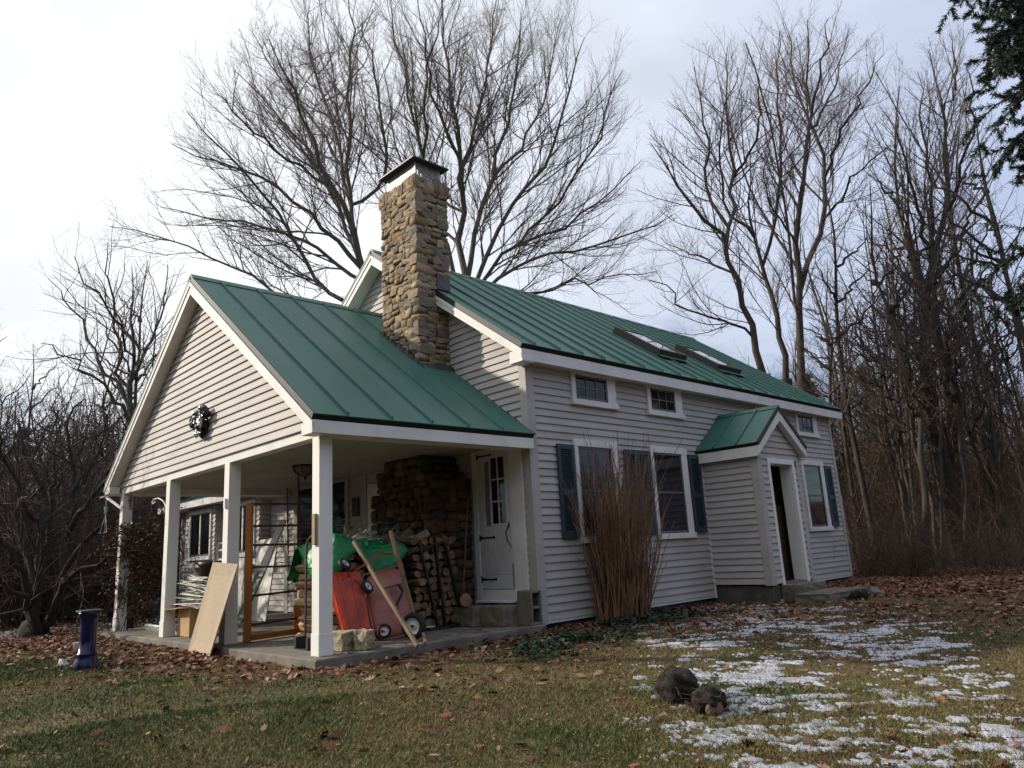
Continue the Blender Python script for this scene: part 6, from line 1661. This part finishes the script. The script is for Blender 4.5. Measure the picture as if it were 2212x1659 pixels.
x, y = rl.uniform(3.5, 12, 15000), rl.uniform(-5.5, -.6, 15000); add_leaves(x, y, (.10 + .30 * (fbm(x, y, .9, 3) > .5)) * sstep(3.5, 7.0, x + .5 * (y + 3)))
x, y = rl.uniform(-4, 3.5, 12000), rl.uniform(6.0, 14, 12000); add_leaves(x, y, .55)
lx, ly = np.concatenate(lx), np.concatenate(ly)
leaves('fallen_leaves', lx, ly, gz(lx, ly) + rl.uniform(.008, .035, len(lx)), lambda r, n: r.uniform(.06, .15, n) * .8, 'litter', 'scattered brown curled oak leaves on lawn and wood edge', 'leaves', rl)
x, y = ring_pts(rl, 26000, 2.3, 13, 2, 92, .75); k = ~in_slab(x, y, .03) & ~in_house(x, y) & (fbm(x, y, 1.1, 3) + rl.random(len(x)) * .4 > .62); x, y = x[k], y[k]
leaves('leaf_crumbs', x, y, gz(x, y) + rl.uniform(.004, .016, len(x)), lambda r, n: r.uniform(.012, .04, n), 'litter', 'small brown leaf crumbs matted into the lawn', 'leaves', rl, tilt=.35, lobes=False)
# a few leaves blown onto the slab edge
n = 60; x = rl.uniform(0, 3, n); y = np.abs(rl.normal(0, .18, n)) - .15
leaves('slab_leaves', x, y, np.full(n, .015), lambda r, n: r.uniform(.05, .10, n), 'litter', 'few brown leaves blown on the edge of the porch slab', 'leaves', rl, tilt=.2)

# ivy bed
n = 5200; t = rl.random(n); x = 1.4 + 4.0 * t + rl.normal(0, .3, n); y = -.95 + .20 * t + rl.normal(0, .30, n) - .45 * np.exp(-((t - .1) / .25) ** 2)
k = (y < -.12) & ~in_slab(x, y, .05) & (fbm(x, y, 1.8, 3) > .50) & (x > .9); x, y = x[k], y[k]
leaves('ivy_bed', x, y, gz(x, y) + rl.uniform(.01, .11, len(x)), lambda r, n: r.uniform(.035, .07, n), 'ivy', 'low dark green ivy patch at the foot of the canes', 'ivy', rl, tilt=.6, lobes=False)

# dead vine on the last post: stems plus withered leaves
vn = root('dead_vine', (.12, 6.62, 0), 'withered brown vine climbing the last porch post', 'vine')
vo = np.array(ORG[vn.name]); rv = np.random.default_rng(2)
P = np.empty((26, 9, 3)); P[:, 0] = np.stack([rv.uniform(-.1, .9, 26), rv.uniform(6.3, 6.95, 26), np.zeros(26)], 1)
for i in range(1, 9): P[:, i] = P[:, i - 1] + np.stack([rv.normal(0, .06, 26), rv.normal(-.005, .05, 26), rv.uniform(.10, .24, 26)], 1)
v, q = tubes(P - vo, np.full((26, 9), .006), 4); link('vine_stems', np_mesh('vine_stems', v, q, M['twig_dark']), vn)['kind'] = 'stuff'
n = 3000; zc = rv.beta(2.2, 1.6, n) * 1.75; ww = .10 + .26 * np.sin(np.clip(zc / 1.8, 0, 1) * 3.0)
x = .38 + rv.normal(0, 1, n) * ww * .8 - .25 * (zc > 1.2); y = 6.50 + rv.normal(0, 1, n) * ww * .45
leaves('vine_leaves', x, y, zc, lambda r, n: r.uniform(.03, .07, n), 'vine', None, None, rv, tilt=1.0, lobes=False, parent=vn, org=vo)
n = 60; a_ = rv.uniform(0, 6.28, n)
leaves('pale_leaves', .35 + rv.normal(0, .22, n), 6.45 + rv.normal(0, .15, n), 1.55 + rv.normal(0, .2, n), lambda r, n: r.uniform(.05, .08, n), 'vine_pale', None, None, rv, tilt=1.0, lobes=False, parent=vn, org=vo)

# thin snow lying in streaks: a real sheet that rises out of the ground where the drift is thicker
gxs = np.arange(-2.2, 10.5, .028); gys = np.arange(-8.2, .2, .028)
SX, SY = np.meshgrid(gxs, gys, indexing='ij')
uu_ = (SX * .72 - SY * .69); vv_ = (SX * .69 + SY * .72)
nn_ = .34 * fbm(uu_ * .7, vv_ * 1.4, 2.1, 4, .6) + .66 * fbm(uu_ * .75, vv_ * 1.5, 6.2, 5, .74)
# where the snow lies: a band running from the camera side up to the entry
cen = vv_ * 0
an_ = (uu_ - 2.05) / np.maximum(vv_ + 7.75, .5)
bR = .50 + .045 * (1.3 - vv_)
m1 = sstep(-.02, .24, an_) * sstep(bR + .16, bR - .10, an_) * sstep(5.6, 4.0, vv_)
hh = (nn_ - .5) * 2.4 + (m1 - 1.20) * .55 + .14 * (RNG.random(SX.shape) - .5) + .16 * (fbm(SX, SY, .55, 2) - .5)
hh = np.clip(hh, -.05, .06) * .20
hh = np.minimum(hh, .007)
SZ = gz(SX, SY) + .004 + hh - .002 * (hh < 0)
ok = (hh > -.002)
I = np.arange(SX.size).reshape(SX.shape)
cell = ok[:-1, :-1] | ok[1:, :-1] | ok[1:, 1:] | ok[:-1, 1:]
cx_, cy_ = SX[:-1, :-1], SY[:-1, :-1]
cell &= ~in_house(cx_, cy_) & ~in_slab(cx_, cy_, .1) & (cy_ < -.45)
Q = np.stack([I[:-1, :-1][cell], I[1:, :-1][cell], I[1:, 1:][cell], I[:-1, 1:][cell]], 1)
used = np.unique(Q); remap = np.zeros(SX.size, int); remap[used] = np.arange(len(used))
V = np.stack([SX.ravel(), SY.ravel(), SZ.ravel()], 1)[used]
sn = link('snow', np_mesh('snow', V, remap[Q], M['snow'], smooth=True)); tag(sn, 'thin patchy snow lying in streaks across the lawn', 'snow', None, 'stuff')
gxs = np.arange(-6, 3.2, .05); gys = np.arange(8.4, 24, .06); SX, SY = np.meshgrid(gxs, gys, indexing='ij')
hh = np.clip((fbm(SX, SY, 1.3, 4, .6) - .56) * .25 + .035 * np.exp(-((SY - 10.9 - .2 * SX) / .45) ** 2), -.02, .012)
SZ = gz(SX, SY) + .004 + hh; I = np.arange(SX.size).reshape(SX.shape); ok = hh > -.003; cell = ok[:-1, :-1] | ok[1:, 1:]
Q = np.stack([I[:-1, :-1][cell], I[1:, :-1][cell], I[1:, 1:][cell], I[:-1, 1:][cell]], 1); used = np.unique(Q); remap = np.zeros(SX.size, int); remap[used] = np.arange(len(used))
sn = link('snow', np_mesh('snow', np.stack([SX.ravel(), SY.ravel(), SZ.ravel()], 1)[used], remap[Q], M['snow'], smooth=True)); tag(sn, 'pale snow strip behind the dark many stemmed tree', 'snow', None, 'stuff')

# unseen treeline added behind the camera, darkening window reflections and the porch
def area_ring(r, n):
    a = np.radians(r.uniform(150, 300, n)); d = r.uniform(17, 34, n)
    return np.stack([CAM[0] + d * np.cos(a), CAM[1] + d * np.sin(a)], 1)
thicket('unseen_treeline', 3600, area_ring, lambda r, n: r.uniform(5, 11, n), 'tall brown treeline added behind the camera to darken reflections', seed=9, rad=.045)
